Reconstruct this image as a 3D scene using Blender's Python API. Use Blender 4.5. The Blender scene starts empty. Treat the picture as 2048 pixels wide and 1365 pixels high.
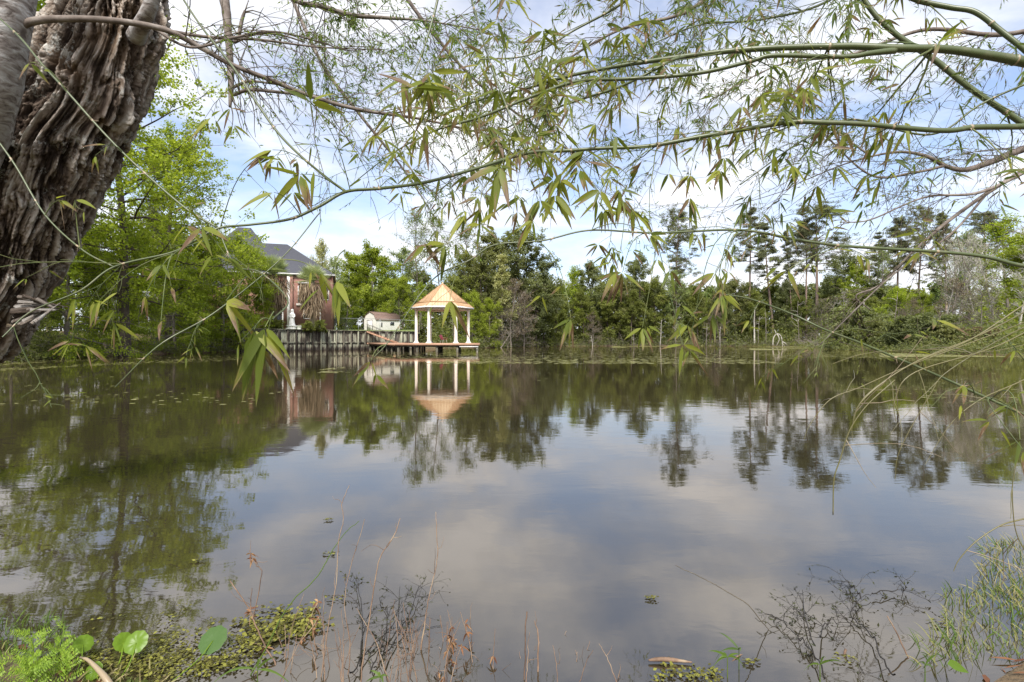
import bpy, math, random
import numpy as np
from math import radians, sin, cos, pi

rs = np.random.RandomState
C = bpy.context.scene.collection
F, CX, CY, H = 1024.0, 1024.0, 682.5, 1.25
def P(px, py, D):
    return np.array([(px-CX)/F*D, D, H-(py-CY)/F*D], float)
def X(px, D): return (px-CX)/F*D
def Z(py, D): return H-(py-CY)/F*D
def nrm(v):
    v = np.asarray(v, float)
    return v/np.maximum(np.linalg.norm(v, axis=-1, keepdims=True), 1e-9)

# ------------------------------------------------------------------ noise
def _hash(ix, iy, iz, s):
    n = (ix*73856093) ^ (iy*19349663) ^ (iz*83492791) ^ (s*2654435761)
    n = n & 0x7fffffff
    n = ((n >> 13) ^ n) & 0x7fffffff
    n = (n*((n*n*15731+789221) & 0x7fffffff)+1376312589) & 0x7fffffff
    return n/float(0x7fffffff)
def vnoise(p, s=0):
    p = np.asarray(p, float); i = np.floor(p).astype(np.int64); f = p-i
    f = f*f*(3-2*f); r = 0
    for dx in (0, 1):
        for dy in (0, 1):
            for dz in (0, 1):
                w = (f[:, 0] if dx else 1-f[:, 0])*(f[:, 1] if dy else 1-f[:, 1])*(f[:, 2] if dz else 1-f[:, 2])
                r = r+w*_hash(i[:, 0]+dx, i[:, 1]+dy, i[:, 2]+dz, s)
    return r
def fbm(p, o=4, s=0):
    r, a, t = 0, 1.0, 0
    for k in range(o):
        r = r+a*vnoise(np.asarray(p)*2**k, s+k); t += a; a *= .5
    return r/t

# ------------------------------------------------------------------ mesh building
class MB:
    def __init__(s): s.v, s.q, s.t, s.r, s.uv, s.n, s.qm, s.tm = [], [], [], [], [], 0, [], []
    def add(s, v, quads=None, tris=None, rnd=None, uv=None, mat=0):
        v = np.asarray(v, float).reshape(-1, 3); k = len(v)
        s.v.append(v)
        s.r.append(np.full(k, .5) if rnd is None else (np.full(k, float(rnd)) if np.ndim(rnd) == 0 else np.asarray(rnd, float)))
        s.uv.append(np.zeros((k, 2)) if uv is None else np.asarray(uv, float))
        if quads is not None and len(quads):
            q = np.asarray(quads, np.int64)+s.n; s.q.append(q); s.qm.append(np.full(len(q), mat))
        if tris is not None and len(tris):
            t = np.asarray(tris, np.int64)+s.n; s.t.append(t); s.tm.append(np.full(len(t), mat))
        s.n += k
    def box(s, lo, hi, rnd=.5, mat=0, M=None):
        (a, b, c), (d, e, f) = lo, hi
        v = np.array([(a, b, c), (d, b, c), (d, e, c), (a, e, c), (a, b, f), (d, b, f), (d, e, f), (a, e, f)], float)
        if M is not None: v = v@M[0].T+M[1]
        s.add(v, [(0, 3, 2, 1), (4, 5, 6, 7), (0, 1, 5, 4), (1, 2, 6, 5), (2, 3, 7, 6), (3, 0, 4, 7)], rnd=rnd, mat=mat)
    def beam(s, p, q, w, h, rnd=.5, up=(0, 0, 1), mat=0):
        p, q = np.asarray(p, float), np.asarray(q, float); d = nrm(q-p)
        x = nrm(np.cross(d, up)); y = nrm(np.cross(x, d))
        v = []
        for e in (p, q):
            for a, b in ((-1, -1), (1, -1), (1, 1), (-1, 1)): v.append(e+x*a*w/2+y*b*h/2)
        s.add(v, [(0, 1, 2, 3), (7, 6, 5, 4), (0, 4, 5, 1), (1, 5, 6, 2), (2, 6, 7, 3), (3, 7, 4, 0)], rnd=rnd, mat=mat)
    def tube(s, pts, rad, n=6, rnd=.5, cap=True, mat=0):
        pts = np.asarray(pts, float); m = len(pts)
        rad = np.broadcast_to(np.asarray(rad, float), (m,))
        t = np.gradient(pts, axis=0); t = nrm(t)
        ref = np.array([0.31, 0.17, .93]) if abs(t[0][2]) < .85 else np.array([1., .1, .05])
        a = nrm(np.cross(t, ref)); b = np.cross(t, a)
        ang = np.arange(n)*2*pi/n
        ring = (a[:, None, :]*np.cos(ang)[None, :, None]+b[:, None, :]*np.sin(ang)[None, :, None])*rad[:, None, None]
        v = (pts[:, None, :]+ring).reshape(-1, 3)
        i = np.arange(m-1)[:, None]*n; j = np.arange(n)[None, :]; jn = (j+1) % n
        q = np.stack([i+j, i+jn, i+n+jn, i+n+j], -1).reshape(-1, 4)
        ln = np.concatenate([[0], np.cumsum(np.linalg.norm(np.diff(pts, axis=0), axis=1))])
        uv = np.stack([np.tile(np.arange(n)/n, m), np.repeat(ln, n)], -1)
        tr = []
        if cap and rad[-1] > .002:
            v = np.vstack([v, pts[-1:], pts[:1]]); uv = np.vstack([uv, [[0, ln[-1]], [0, 0]]])
            k = m*n
            tr = [((m-1)*n+x, (m-1)*n+(x+1) % n, k) for x in range(n)]+[((x+1) % n, x, k+1) for x in range(n)]
        if np.ndim(rnd) == 1: rnd = np.concatenate([np.repeat(rnd, n), [rnd[-1], rnd[0]][:len(v)-m*n]])
        s.add(v, q, tr, rnd=rnd, uv=uv, mat=mat)
    def lathe(s, prof, c=(0, 0, 0), n=16, rnd=.5, fn=None):
        prof = np.asarray(prof, float); m = len(prof); ang = np.arange(n)*2*pi/n
        r = prof[:, 0][:, None]*np.ones(n)[None]
        if fn is not None: r = r*fn(ang[None, :], prof[:, 1][:, None])
        v = np.stack([r*np.cos(ang), r*np.sin(ang), prof[:, 1][:, None]*np.ones(n)], -1).reshape(-1, 3)+np.asarray(c, float)
        i = np.arange(m-1)[:, None]*n; j = np.arange(n)[None, :]; jn = (j+1) % n
        s.add(v, np.stack([i+j, i+jn, i+n+jn, i+n+j], -1).reshape(-1, 4), [(0, x+1, x) for x in range(1, n-1)]+[((m-1)*n, (m-1)*n+x, (m-1)*n+x+1) for x in range(1, n-1)], rnd=rnd)
    def leaves(s, c, d, nn, L, W, rnd, fold=.12):
        c, d, nn = (np.asarray(a, float) for a in (c, d, nn)); k = len(c)
        L = np.broadcast_to(L, (k,))[:, None]; W = np.broadcast_to(W, (k,))[:, None]
        sd = nrm(np.cross(d, nn)); up = np.cross(sd, d)
        v = np.stack([c, c+d*L*.45+sd*W/2+up*W*fold, c+d*L, c+d*L*.45-sd*W/2+up*W*fold], 1).reshape(-1, 3)
        q = np.arange(k)[:, None]*4+np.arange(4)[None]
        uv = np.tile(np.array([[.5, 0], [1, .45], [.5, 1], [0, .45]]), (k, 1))
        s.add(v, q, rnd=np.repeat(rnd, 4), uv=uv)
    def blades(s, c, d, nn, L, W, rnd, droop=.25, seg=5, prof=None, fold=.2):
        """long leaf blades with midrib fold and droop"""
        c, d, nn = (np.asarray(a, float).reshape(-1, 3) for a in (c, d, nn)); k = len(c)
        L = np.broadcast_to(L, (k,)); W = np.broadcast_to(W, (k,)); droop = np.broadcast_to(droop, (k,))
        sd = nrm(np.cross(d, nn)); up = np.cross(sd, d)
        t = np.linspace(0, 1, seg+1)
        w = (np.minimum(1, (t/.22+.08))*(1-np.maximum(0, (t-.3)/.7)**1.7)) if prof is None else np.interp(t, prof[0], prof[1])
        vs = []
        for i, tt in enumerate(t):
            m = c+d*(L*tt)[:, None]+np.array([0, 0, -1.])*(L*droop*tt*tt)[:, None]
            hw = (W*w[i]/2)[:, None]
            vs += [m+sd*hw+up*hw*fold, m, m-sd*hw+up*hw*fold]
        v = np.stack(vs, 1).reshape(-1, 3); n = 3*(seg+1)
        q = []
        for i in range(seg):
            b = 3*i; q += [(b, b+1, b+4, b+3), (b+1, b+2, b+5, b+4)]
        q = (np.arange(k)[:, None, None]*n+np.array(q)[None]).reshape(-1, 4)
        uv = np.tile(np.array([(x, tt) for tt in t for x in (0, .5, 1)]), (k, 1))
        s.add(v, q, rnd=np.repeat(rnd, n), uv=uv)
    def arrays(s):
        return (np.vstack(s.v), np.vstack(s.q) if s.q else np.zeros((0, 4), int), np.vstack(s.t) if s.t else np.zeros((0, 3), int), np.concatenate(s.r), np.vstack(s.uv))
    def merge(s, arr, Mx=None, t=(0, 0, 0), sc=1.0, rz=0.0, dr=0.0):
        v, q, tr, r, uv = arr
        c_, s_ = cos(rz), sin(rz); sc = np.asarray(sc, float)
        v = v*sc
        v = np.stack([v[:, 0]*c_-v[:, 1]*s_, v[:, 0]*s_+v[:, 1]*c_, v[:, 2]], -1)+np.asarray(t, float)
        s.add(v, q, tr, rnd=np.clip(r+dr, 0, 1), uv=uv)
    def mesh(s, name, mats, smooth=False):
        v, q, t, r, uv = s.arrays()
        me = bpy.data.meshes.new(name)
        nq, nt = len(q), len(t)
        loops = np.concatenate([q.ravel(), t.ravel()]).astype(np.int32)
        me.vertices.add(len(v)); me.vertices.foreach_set('co', v.ravel().astype(np.float32))
        me.loops.add(len(loops)); me.loops.foreach_set('vertex_index', loops)
        me.polygons.add(nq+nt)
        st = np.concatenate([np.arange(nq)*4, nq*4+np.arange(nt)*3]).astype(np.int32)
        me.polygons.foreach_set('loop_start', st)
        me.polygons.foreach_set('loop_total', np.concatenate([np.full(nq, 4), np.full(nt, 3)]).astype(np.int32))
        mi = np.concatenate(([np.concatenate(s.qm)] if s.qm else [])+([np.concatenate(s.tm)] if s.tm else [])).astype(np.int32)
        me.polygons.foreach_set('material_index', mi)
        if smooth: me.polygons.foreach_set('use_smooth', np.ones(nq+nt, bool))
        u = me.uv_layers.new(name='UVMap'); u.data.foreach_set('uv', uv[loops].ravel().astype(np.float32))
        a = me.attributes.new('rnd', 'FLOAT', 'POINT'); a.data.foreach_set('value', r.astype(np.float32))
        for m in (mats if isinstance(mats, (list, tuple)) else [mats]): me.materials.append(m)
        me.update(calc_edges=True)
        return me
    def obj(s, name, mats, parent=None, smooth=False, at=None):
        if not s.v: return None
        if at is not None:
            s.v = [a-np.asarray(at, float) for a in s.v]
        o = bpy.data.objects.new(name, s.mesh(name, mats, smooth)); C.objects.link(o)
        if parent is not None: o.parent = parent
        if at is not None and parent is None: o.location = [float(a) for a in at]
        return o

def tag(o, label=None, cat=None, group=None, kind=None):
    if label: o['label'] = label
    if cat: o['category'] = cat
    if group: o['group'] = group
    if kind: o['kind'] = kind
    return o
def thing(name, label, cat, loc=(0, 0, 0), rz=0, group=None):
    o = bpy.data.objects.new(name, None); C.objects.link(o)
    o.empty_display_size = .1
    o.location = [float(a) for a in loc]; o.rotation_euler = (0, 0, rz)
    return tag(o, label, cat, group)
def copy_tree(o, parent=None):
    c = o.copy(); C.objects.link(c)
    if parent is not None: c.parent = parent
    for ch in list(o.children): copy_tree(ch, c)
    return c

def spline(pts, n=8):
    """Catmull-Rom through rows of any width"""
    p = np.asarray(pts, float); p = np.vstack([2*p[0]-p[1], p, 2*p[-1]-p[-2]])
    out = []
    for i in range(1, len(p)-2):
        for t in np.arange(n)/n:
            out.append(.5*((2*p[i])+(-p[i-1]+p[i+1])*t+(2*p[i-1]-5*p[i]+4*p[i+1]-p[i+2])*t*t+(-p[i-1]+3*p[i]-3*p[i+1]+p[i+2])*t**3))
    out.append(p[-2]); return np.array(out)

# ------------------------------------------------------------------ materials
def newmat(name):
    m = bpy.data.materials.new(name); m.use_nodes = True
    nt = m.node_tree; nt.nodes.clear()
    return m, nt
def nd(nt, t, **k):
    n = nt.nodes.new(t)
    for a, b in k.items():
        if a.startswith('i_'): n.inputs[a[2:].replace('_', ' ')].default_value = b
        else: setattr(n, a, b)
    return n
def ramp(nt, fac, stops, interp='LINEAR'):
    r = nt.nodes.new('ShaderNodeValToRGB'); r.color_ramp.interpolation = interp
    e = r.color_ramp.elements
    while len(e) < len(stops): e.new(.5)
    for x, (p, c) in zip(e, stops): x.position = p; x.color = (*c, 1) if len(c) == 3 else c
    nt.links.new(fac, r.inputs[0]); return r.outputs[0]
def mathn(nt, op, a, b=None, clamp=False):
    n = nt.nodes.new('ShaderNodeMath'); n.operation = op; n.use_clamp = clamp
    for i, v in enumerate((a, b)):
        if v is None: continue
        if isinstance(v, (int, float)): n.inputs[i].default_value = v
        else: nt.links.new(v, n.inputs[i])
    return n.outputs[0]
def mix(nt, fac, a, b, typ='MIX'):
    n = nt.nodes.new('ShaderNodeMix'); n.data_type = 'RGBA'; n.blend_type = typ
    for i, v in ((0, fac), (6, a), (7, b)):
        if isinstance(v, (int, float)): n.inputs[i].default_value = v
        elif isinstance(v, tuple): n.inputs[i].default_value = (*v, 1)
        else: nt.links.new(v, n.inputs[i])
    return n.outputs[2]
def noise(nt, vec, scale, detail=4, rough=.55, dist=0):
    n = nt.nodes.new('ShaderNodeTexNoise'); n.inputs['Scale'].default_value = scale
    n.inputs['Detail'].default_value = detail; n.inputs['Roughness'].default_value = rough; n.inputs['Distortion'].default_value = dist
    if vec is not None: nt.links.new(vec, n.inputs['Vector'])
    return n.outputs['Fac']
def objco(nt, scale=(1, 1, 1)):
    tc = nt.nodes.new('ShaderNodeTexCoord'); m = nt.nodes.new('ShaderNodeMapping'); m.inputs['Scale'].default_value = scale
    nt.links.new(tc.outputs['Object'], m.inputs[0]); return m.outputs[0]
def finish(nt, shader, disp=None):
    o = nt.nodes.new('ShaderNodeOutputMaterial'); nt.links.new(shader, o.inputs[0])
def princ(nt, color, rough=.8, bump=None, bstr=.4, bdist=.02, metal=0, spec=.3, ior=None):
    p = nt.nodes.new('ShaderNodeBsdfPrincipled')
    if isinstance(color, tuple): p.inputs['Base Color'].default_value = (*color, 1)
    else: nt.links.new(color, p.inputs['Base Color'])
    if isinstance(rough, (int, float)): p.inputs['Roughness'].default_value = rough
    else: nt.links.new(rough, p.inputs['Roughness'])
    p.inputs['Metallic'].default_value = metal; p.inputs['Specular IOR Level'].default_value = spec
    if ior: p.inputs['IOR'].default_value = ior
    if bump is not None:
        b = nt.nodes.new('ShaderNodeBump'); b.inputs['Strength'].default_value = bstr; b.inputs['Distance'].default_value = bdist
        nt.links.new(bump, b.inputs['Height']); nt.links.new(b.outputs[0], p.inputs['Normal'])
    return p.outputs[0]
def rndattr(nt):
    a = nt.nodes.new('ShaderNodeAttribute'); a.attribute_name = 'rnd'; return a.outputs['Fac']
def objrand(nt):
    a = nt.nodes.new('ShaderNodeObjectInfo'); return a.outputs['Random']

def mat_leaf(name, c1, c2, c3, trans=.35, rough=.55, hue=.12):
    m, nt = newmat(name)
    r = mathn(nt, 'ADD', rndattr(nt), mathn(nt, 'MULTIPLY', mathn(nt, 'SUBTRACT', objrand(nt), .5), hue*2), True)
    col = ramp(nt, r, [(0, c1), (.5, c2), (1, c3)])
    p = princ(nt, col, rough, spec=.25)
    t = nd(nt, 'ShaderNodeBsdfTranslucent'); nt.links.new(mix(nt, 1.0, col, (1.25, 1.25, .7), 'MULTIPLY'), t.inputs[0])
    ms = nd(nt, 'ShaderNodeMixShader'); ms.inputs[0].default_value = trans
    nt.links.new(p, ms.inputs[1]); nt.links.new(t.outputs[0], ms.inputs[2])
    finish(nt, ms.outputs[0]); return m
def mat_noise(name, stops, scale=3, stretch=(1, 1, 1), rough=.85, bstr=.5, bdist=.02, detail=5, dist=.3, spec=.2, metal=0):
    m, nt = newmat(name); co = objco(nt, stretch)
    n = noise(nt, co, scale, detail, .6, dist)
    f = mathn(nt, 'ADD', n, mathn(nt, 'MULTIPLY', mathn(nt, 'SUBTRACT', rndattr(nt), .5), .25), True)
    finish(nt, princ(nt, ramp(nt, f, stops), rough, n, bstr, bdist, metal, spec)); return m
def mat_plain(name, col, rough=.6, spec=.3, metal=0, var=.12, scale=4, bstr=.1):
    m, nt = newmat(name); n = noise(nt, objco(nt), scale, 4)
    c = mix(nt, n, tuple(a*(1-var) for a in col), tuple(min(1, a*(1+var)) for a in col))
    finish(nt, princ(nt, c, rough, n, bstr, .01, metal, spec)); return m

def mat_bamboo_leaf(name, g1, g2, g3, bias=0.0, trans=.4):
    """long leaves: pale longitudinal veins, withered brown tips and blotches"""
    m, nt = newmat(name)
    uvn = nd(nt, 'ShaderNodeUVMap'); sp = nd(nt, 'ShaderNodeSeparateXYZ'); nt.links.new(uvn.outputs[0], sp.inputs[0])
    rn = rndattr(nt)
    green = ramp(nt, rn, [(0, g1), (.5, g2), (1, g3)])
    vein = nd(nt, 'ShaderNodeTexWave', wave_type='BANDS', bands_direction='X'); vein.inputs['Scale'].default_value = 2.4; vein.inputs['Distortion'].default_value = 0.0
    nt.links.new(uvn.outputs[0], vein.inputs[0])
    green = mix(nt, mathn(nt, 'MULTIPLY', vein.outputs['Fac'], .3), green, (.22, .26, .07))
    cmb = nd(nt, 'ShaderNodeCombineXYZ')
    nt.links.new(mathn(nt, 'MULTIPLY', sp.outputs[0], 4.0), cmb.inputs[0]); nt.links.new(mathn(nt, 'MULTIPLY', sp.outputs[1], 2.2), cmb.inputs[1]); nt.links.new(mathn(nt, 'MULTIPLY', rn, 61.0), cmb.inputs[2])
    n1 = noise(nt, cmb.outputs[0], 1.1, 4, .6, .2)
    # withered share grows to the tip and varies leaf by leaf
    w = mathn(nt, 'ADD', mathn(nt, 'MULTIPLY', sp.outputs[1], .55), mathn(nt, 'MULTIPLY', n1, .75))
    per = mathn(nt, 'FRACT', mathn(nt, 'MULTIPLY', rn, 37.0))
    w = mathn(nt, 'ADD', w, mathn(nt, 'MULTIPLY', mathn(nt, 'POWER', per, 2.0), .52))
    w = mathn(nt, 'MULTIPLY', mathn(nt, 'ADD', w, bias-.2), 1.0)
    wf = ramp(nt, w, [(.76, (0, 0, 0)), (.88, (1, 1, 1))])
    brown = ramp(nt, n1, [(.3, (.06, .032, .020)), (.5, (.17, .10, .055)), (.68, (.34, .27, .18))])
    edge = ramp(nt, w, [(.68, (0, 0, 0)), (.80, (1, 1, 1))])
    col = mix(nt, edge, green, (.22, .19, .045)); col = mix(nt, wf, col, brown)
    p = princ(nt, col, .5, spec=.3)
    t = nd(nt, 'ShaderNodeBsdfTranslucent'); nt.links.new(mix(nt, 1.0, col, (1.2, 1.2, .8), 'MULTIPLY'), t.inputs[0])
    ms = nd(nt, 'ShaderNodeMixShader'); ms.inputs[0].default_value = trans
    nt.links.new(p, ms.inputs[1]); nt.links.new(t.outputs[0], ms.inputs[2])
    finish(nt, ms.outputs[0]); return m

M = {}
M['bamboo_leaf'] = mat_bamboo_leaf('bamboo_leaf', (.085, .12, .014), (.17, .21, .024), (.30, .31, .038), .05, .5)
M['bamboo_leaf_far'] = mat_bamboo_leaf('bamboo_leaf_far', (.055, .095, .020), (.095, .15, .028), (.16, .215, .035), -.03, .48)
M['fine_leaf'] = mat_leaf('fine_leaf', (.07, .13, .02), (.14, .22, .03), (.26, .32, .05), .45)
def mat_culm(name, ca, cb):
    m, nt = newmat(name)
    n = noise(nt, objco(nt, (1, 1, 1)), 14, 5, .65)
    n2 = noise(nt, objco(nt), 2.2, 3)
    c = mix(nt, n2, ca, cb); c = mix(nt, ramp(nt, n, [(.52, (0, 0, 0)), (.75, (.6, .6, .6))]), c, (.16, .15, .09))
    rn = rndattr(nt)
    c = mix(nt, ramp(nt, rn, [(.6, (0, 0, 0)), (.8, (1, 1, 1))]), c, (.28, .22, .14))
    finish(nt, princ(nt, c, .38, n, .12, .003, 0, .45)); return m
M['culm'] = mat_culm('culm', (.050, .070, .026), (.095, .115, .045))
M['cane_dry'] = mat_culm('cane_dry', (.15, .12, .055), (.11, .11, .035))
M['twig'] = mat_noise('twig', [(.3, (.05, .035, .025)), (.6, (.12, .10, .07)), (.8, (.2, .17, .12))], 20, rough=.7, bstr=.2)
M['wet_or_reflected_twig'] = mat_plain('wet_or_reflected_twig', (.022, .018, .014), .4, .4)  # near-black; also colours the twig shapes that stand in for reflections
M['twig_green'] = mat_noise('twig_green', [(.3, (.06, .085, .03)), (.6, (.12, .14, .05)), (.8, (.2, .19, .08))], 20, rough=.6, bstr=.1)
M['dry_stem'] = mat_noise('dry_stem', [(.3, (.08, .05, .035)), (.55, (.20, .13, .085)), (.8, (.34, .27, .18))], 12, rough=.7, bstr=.2)
M['dead_leaf'] = mat_leaf('dead_leaf', (.10, .04, .02), (.22, .10, .045), (.38, .24, .12), .2, .7)
M['grass_blade'] = mat_leaf('grass_blade', (.06, .105, .02), (.12, .19, .03), (.34, .29, .14), .35, .5)
M['vetch'] = mat_leaf('vetch', (.11, .19, .02), (.20, .31, .03), (.30, .40, .05), .4, .5)
M['clover'] = mat_leaf('clover', (.025, .018, .010), (.10, .095, .02), (.22, .22, .04), .15, .45)
M['duckweed'] = mat_leaf('duckweed', (.16, .15, .05), (.28, .28, .09), (.42, .40, .18), .1, .6)
M['wet_or_reflected_leaf'] = mat_leaf('wet_or_reflected_leaf', (.025, .03, .012), (.045, .05, .018), (.08, .08, .03), .1)  # dark leaves of water weed and of the modelled twig reflections
M['leaf_bright'] = mat_leaf('leaf_bright', (.145, .19, .02), (.24, .30, .03), (.36, .41, .06), .48)
M['leaf_yellow'] = mat_leaf('leaf_yellow', (.17, .23, .02), (.30, .38, .035), (.44, .50, .07), .5)
M['leaf_mid'] = mat_leaf('leaf_mid', (.115, .14, .035), (.19, .215, .055), (.28, .305, .08), .5)
M['leaf_pale'] = mat_leaf('leaf_pale', (.12, .17, .05), (.21, .27, .08), (.34, .39, .15), .35)
M['leaf_cream'] = mat_leaf('leaf_cream', (.25, .27, .10), (.40, .40, .17), (.52, .50, .26), .35)
M['leaf_dark'] = mat_leaf('leaf_dark', (.115, .135, .06), (.175, .20, .085), (.25, .275, .12), .5)
M['needle'] = mat_leaf('needle', (.11, .125, .07), (.17, .185, .105), (.24, .255, .15), .42)
M['leaf_olive'] = mat_leaf('leaf_olive', (.11, .125, .045), (.175, .19, .065), (.26, .26, .105), .45)
M['leaf_rust'] = mat_leaf('leaf_rust', (.12, .08, .05), (.20, .15, .09), (.28, .24, .13), .3)
M['bark_grey'] = mat_noise('bark_grey', [(.3, (.10, .085, .07)), (.6, (.22, .19, .16)), (.8, (.34, .31, .27))], 3, (1, 1, .35), bstr=.6)
M['bark_dark'] = mat_noise('bark_dark', [(.3, (.045, .035, .028)), (.6, (.10, .08, .065)), (.8, (.17, .14, .11))], 3, (1, 1, .35), bstr=.6)
M['bark_pine'] = mat_noise('bark_pine', [(.3, (.12, .085, .07)), (.55, (.24, .17, .14)), (.8, (.36, .29, .25))], 2.5, (1, 1, .3), bstr=.7)
M['bark_white'] = mat_noise('bark_white', [(.3, (.26, .24, .20)), (.55, (.44, .41, .36)), (.8, (.58, .56, .50))], 2, (1, 1, .5), bstr=.4)
M['brick_trim'] = mat_plain('brick_trim', (.55, .52, .47), .7)
M['white_paint'] = mat_plain('white_paint', (.72, .71, .68), .5, var=.06)
M['column_paint'] = mat_plain('column_paint', (.74, .70, .63), .5, var=.06)
M['roof_slate'] = mat_noise('roof_slate', [(.3, (.055, .056, .066)), (.6, (.085, .087, .10)), (.8, (.13, .132, .148))], 6, (1, 1, 3), bstr=.3)
M['glass_dark'] = mat_plain('glass_dark', (.025, .03, .038), .12, .6, var=.1)
M['deck_wood'] = mat_noise('deck_wood', [(.3, (.30, .17, .11)), (.6, (.44, .27, .18)), (.8, (.54, .36, .25))], 3, (.4, 3, 3), rough=.7, bstr=.2)
M['pile_wood'] = mat_noise('pile_wood', [(.3, (.05, .045, .035)), (.55, (.13, .12, .09)), (.8, (.34, .33, .26))], 2.5, (1, 1, .6), bstr=.4)
M['metal_dark'] = mat_plain('metal_dark', (.10, .09, .085), .5, metal=.3)
M['fence_wire'] = mat_plain('fence_wire', (.30, .32, .32), .5, metal=.5)
M['pink'] = mat_plain('pink', (.50, .13, .20), .5)
M['shed_wall'] = mat_plain('shed_wall', (.66, .64, .60), .6, var=.05)
M['shed_roof'] = mat_noise('shed_roof', [(.3, (.13, .085, .07)), (.6, (.19, .13, .105)), (.8, (.26, .19, .16))], 5, rough=.8)
M['statue'] = mat_plain('statue', (.80, .80, .78), .5, var=.05)
M['thatch'] = mat_leaf('thatch', (.14, .095, .06), (.27, .20, .13), (.42, .34, .23), .15, .75)
M['palm_leaf'] = mat_leaf('palm_leaf', (.20, .25, .11), (.34, .40, .20), (.52, .56, .36), .25, .5)
M['kayak_blue'] = mat_plain('kayak_blue', (.06, .12, .25), .35)
M['awning'] = mat_plain('awning', (.72, .72, .72), .5)
M['stone'] = mat_plain('stone', (.5, .48, .44), .8, var=.2)

def mat_brick():
    m, nt = newmat('brick')
    tc = nt.nodes.new('ShaderNodeTexCoord'); sp = nd(nt, 'ShaderNodeSeparateXYZ'); nt.links.new(tc.outputs['Object'], sp.inputs[0])
    cb = nd(nt, 'ShaderNodeCombineXYZ'); nt.links.new(mathn(nt, 'ADD', sp.outputs[0], sp.outputs[1]), cb.inputs[0]); nt.links.new(sp.outputs[2], cb.inputs[1])
    b = nd(nt, 'ShaderNodeTexBrick'); nt.links.new(cb.outputs[0], b.inputs['Vector'])
    b.inputs['Color1'].default_value = (.215, .085, .062, 1); b.inputs['Color2'].default_value = (.29, .13, .10, 1); b.inputs['Mortar'].default_value = (.42, .34, .29, 1)
    b.inputs['Scale'].default_value = 1; b.inputs['Brick Width'].default_value = .3; b.inputs['Row Height'].default_value = .11; b.inputs['Mortar Size'].default_value = .012
    n = noise(nt, tc.outputs['Object'], .8, 4)
    c = mix(nt, mathn(nt, 'MULTIPLY', n, .5), b.outputs[0], (.22, .09, .07))
    finish(nt, princ(nt, c, .85, b.outputs['Fac'], .3, .01)); return m
M['brick'] = mat_brick()

def mat_bulk():
    """weathered treated planks: pale green-grey boards, dark wet stains running up from the water"""
    m, nt = newmat('bulkhead_plank')
    tc = nt.nodes.new('ShaderNodeTexCoord'); sp = nd(nt, 'ShaderNodeSeparateXYZ'); nt.links.new(tc.outputs['Object'], sp.inputs[0])
    mp = nt.nodes.new('ShaderNodeMapping'); mp.inputs['Scale'].default_value = (1.6, 1.6, .35); nt.links.new(tc.outputs['Object'], mp.inputs[0])
    n = noise(nt, mp.outputs[0], 1.6, 6, .65, .4)
    n = mathn(nt, 'ADD', n, mathn(nt, 'MULTIPLY', mathn(nt, 'SUBTRACT', rndattr(nt), .5), .32))
    low = mathn(nt, 'MULTIPLY', mathn(nt, 'SUBTRACT', .55, sp.outputs[2], False), .42, True)
    n = mathn(nt, 'SUBTRACT', n, low)
    c = ramp(nt, n, [(.34, (.035, .028, .022)), (.47, (.10, .085, .065)), (.54, (.23, .225, .165)), (.74, (.37, .38, .28))])
    finish(nt, princ(nt, c, .85, n, .4, .02)); return m
M['bulk'] = mat_bulk()

def mat_roof_copper():
    m, nt = newmat('roof_metal_copper')
    n = noise(nt, objco(nt), 1.2, 4); n2 = noise(nt, objco(nt), 14, 3)
    c = ramp(nt, n, [(.3, (.50, .36, .21)), (.6, (.60, .45, .28)), (.8, (.68, .53, .36))])
    finish(nt, princ(nt, c, .42, n2, .06, .005, .25, .4)); return m
M['copper'] = mat_roof_copper()
M['copper_seam_shade'] = mat_plain('copper_seam_shade', (.42, .25, .13), .5)  # darker than the roof: shading along the seams put into the colour

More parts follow.
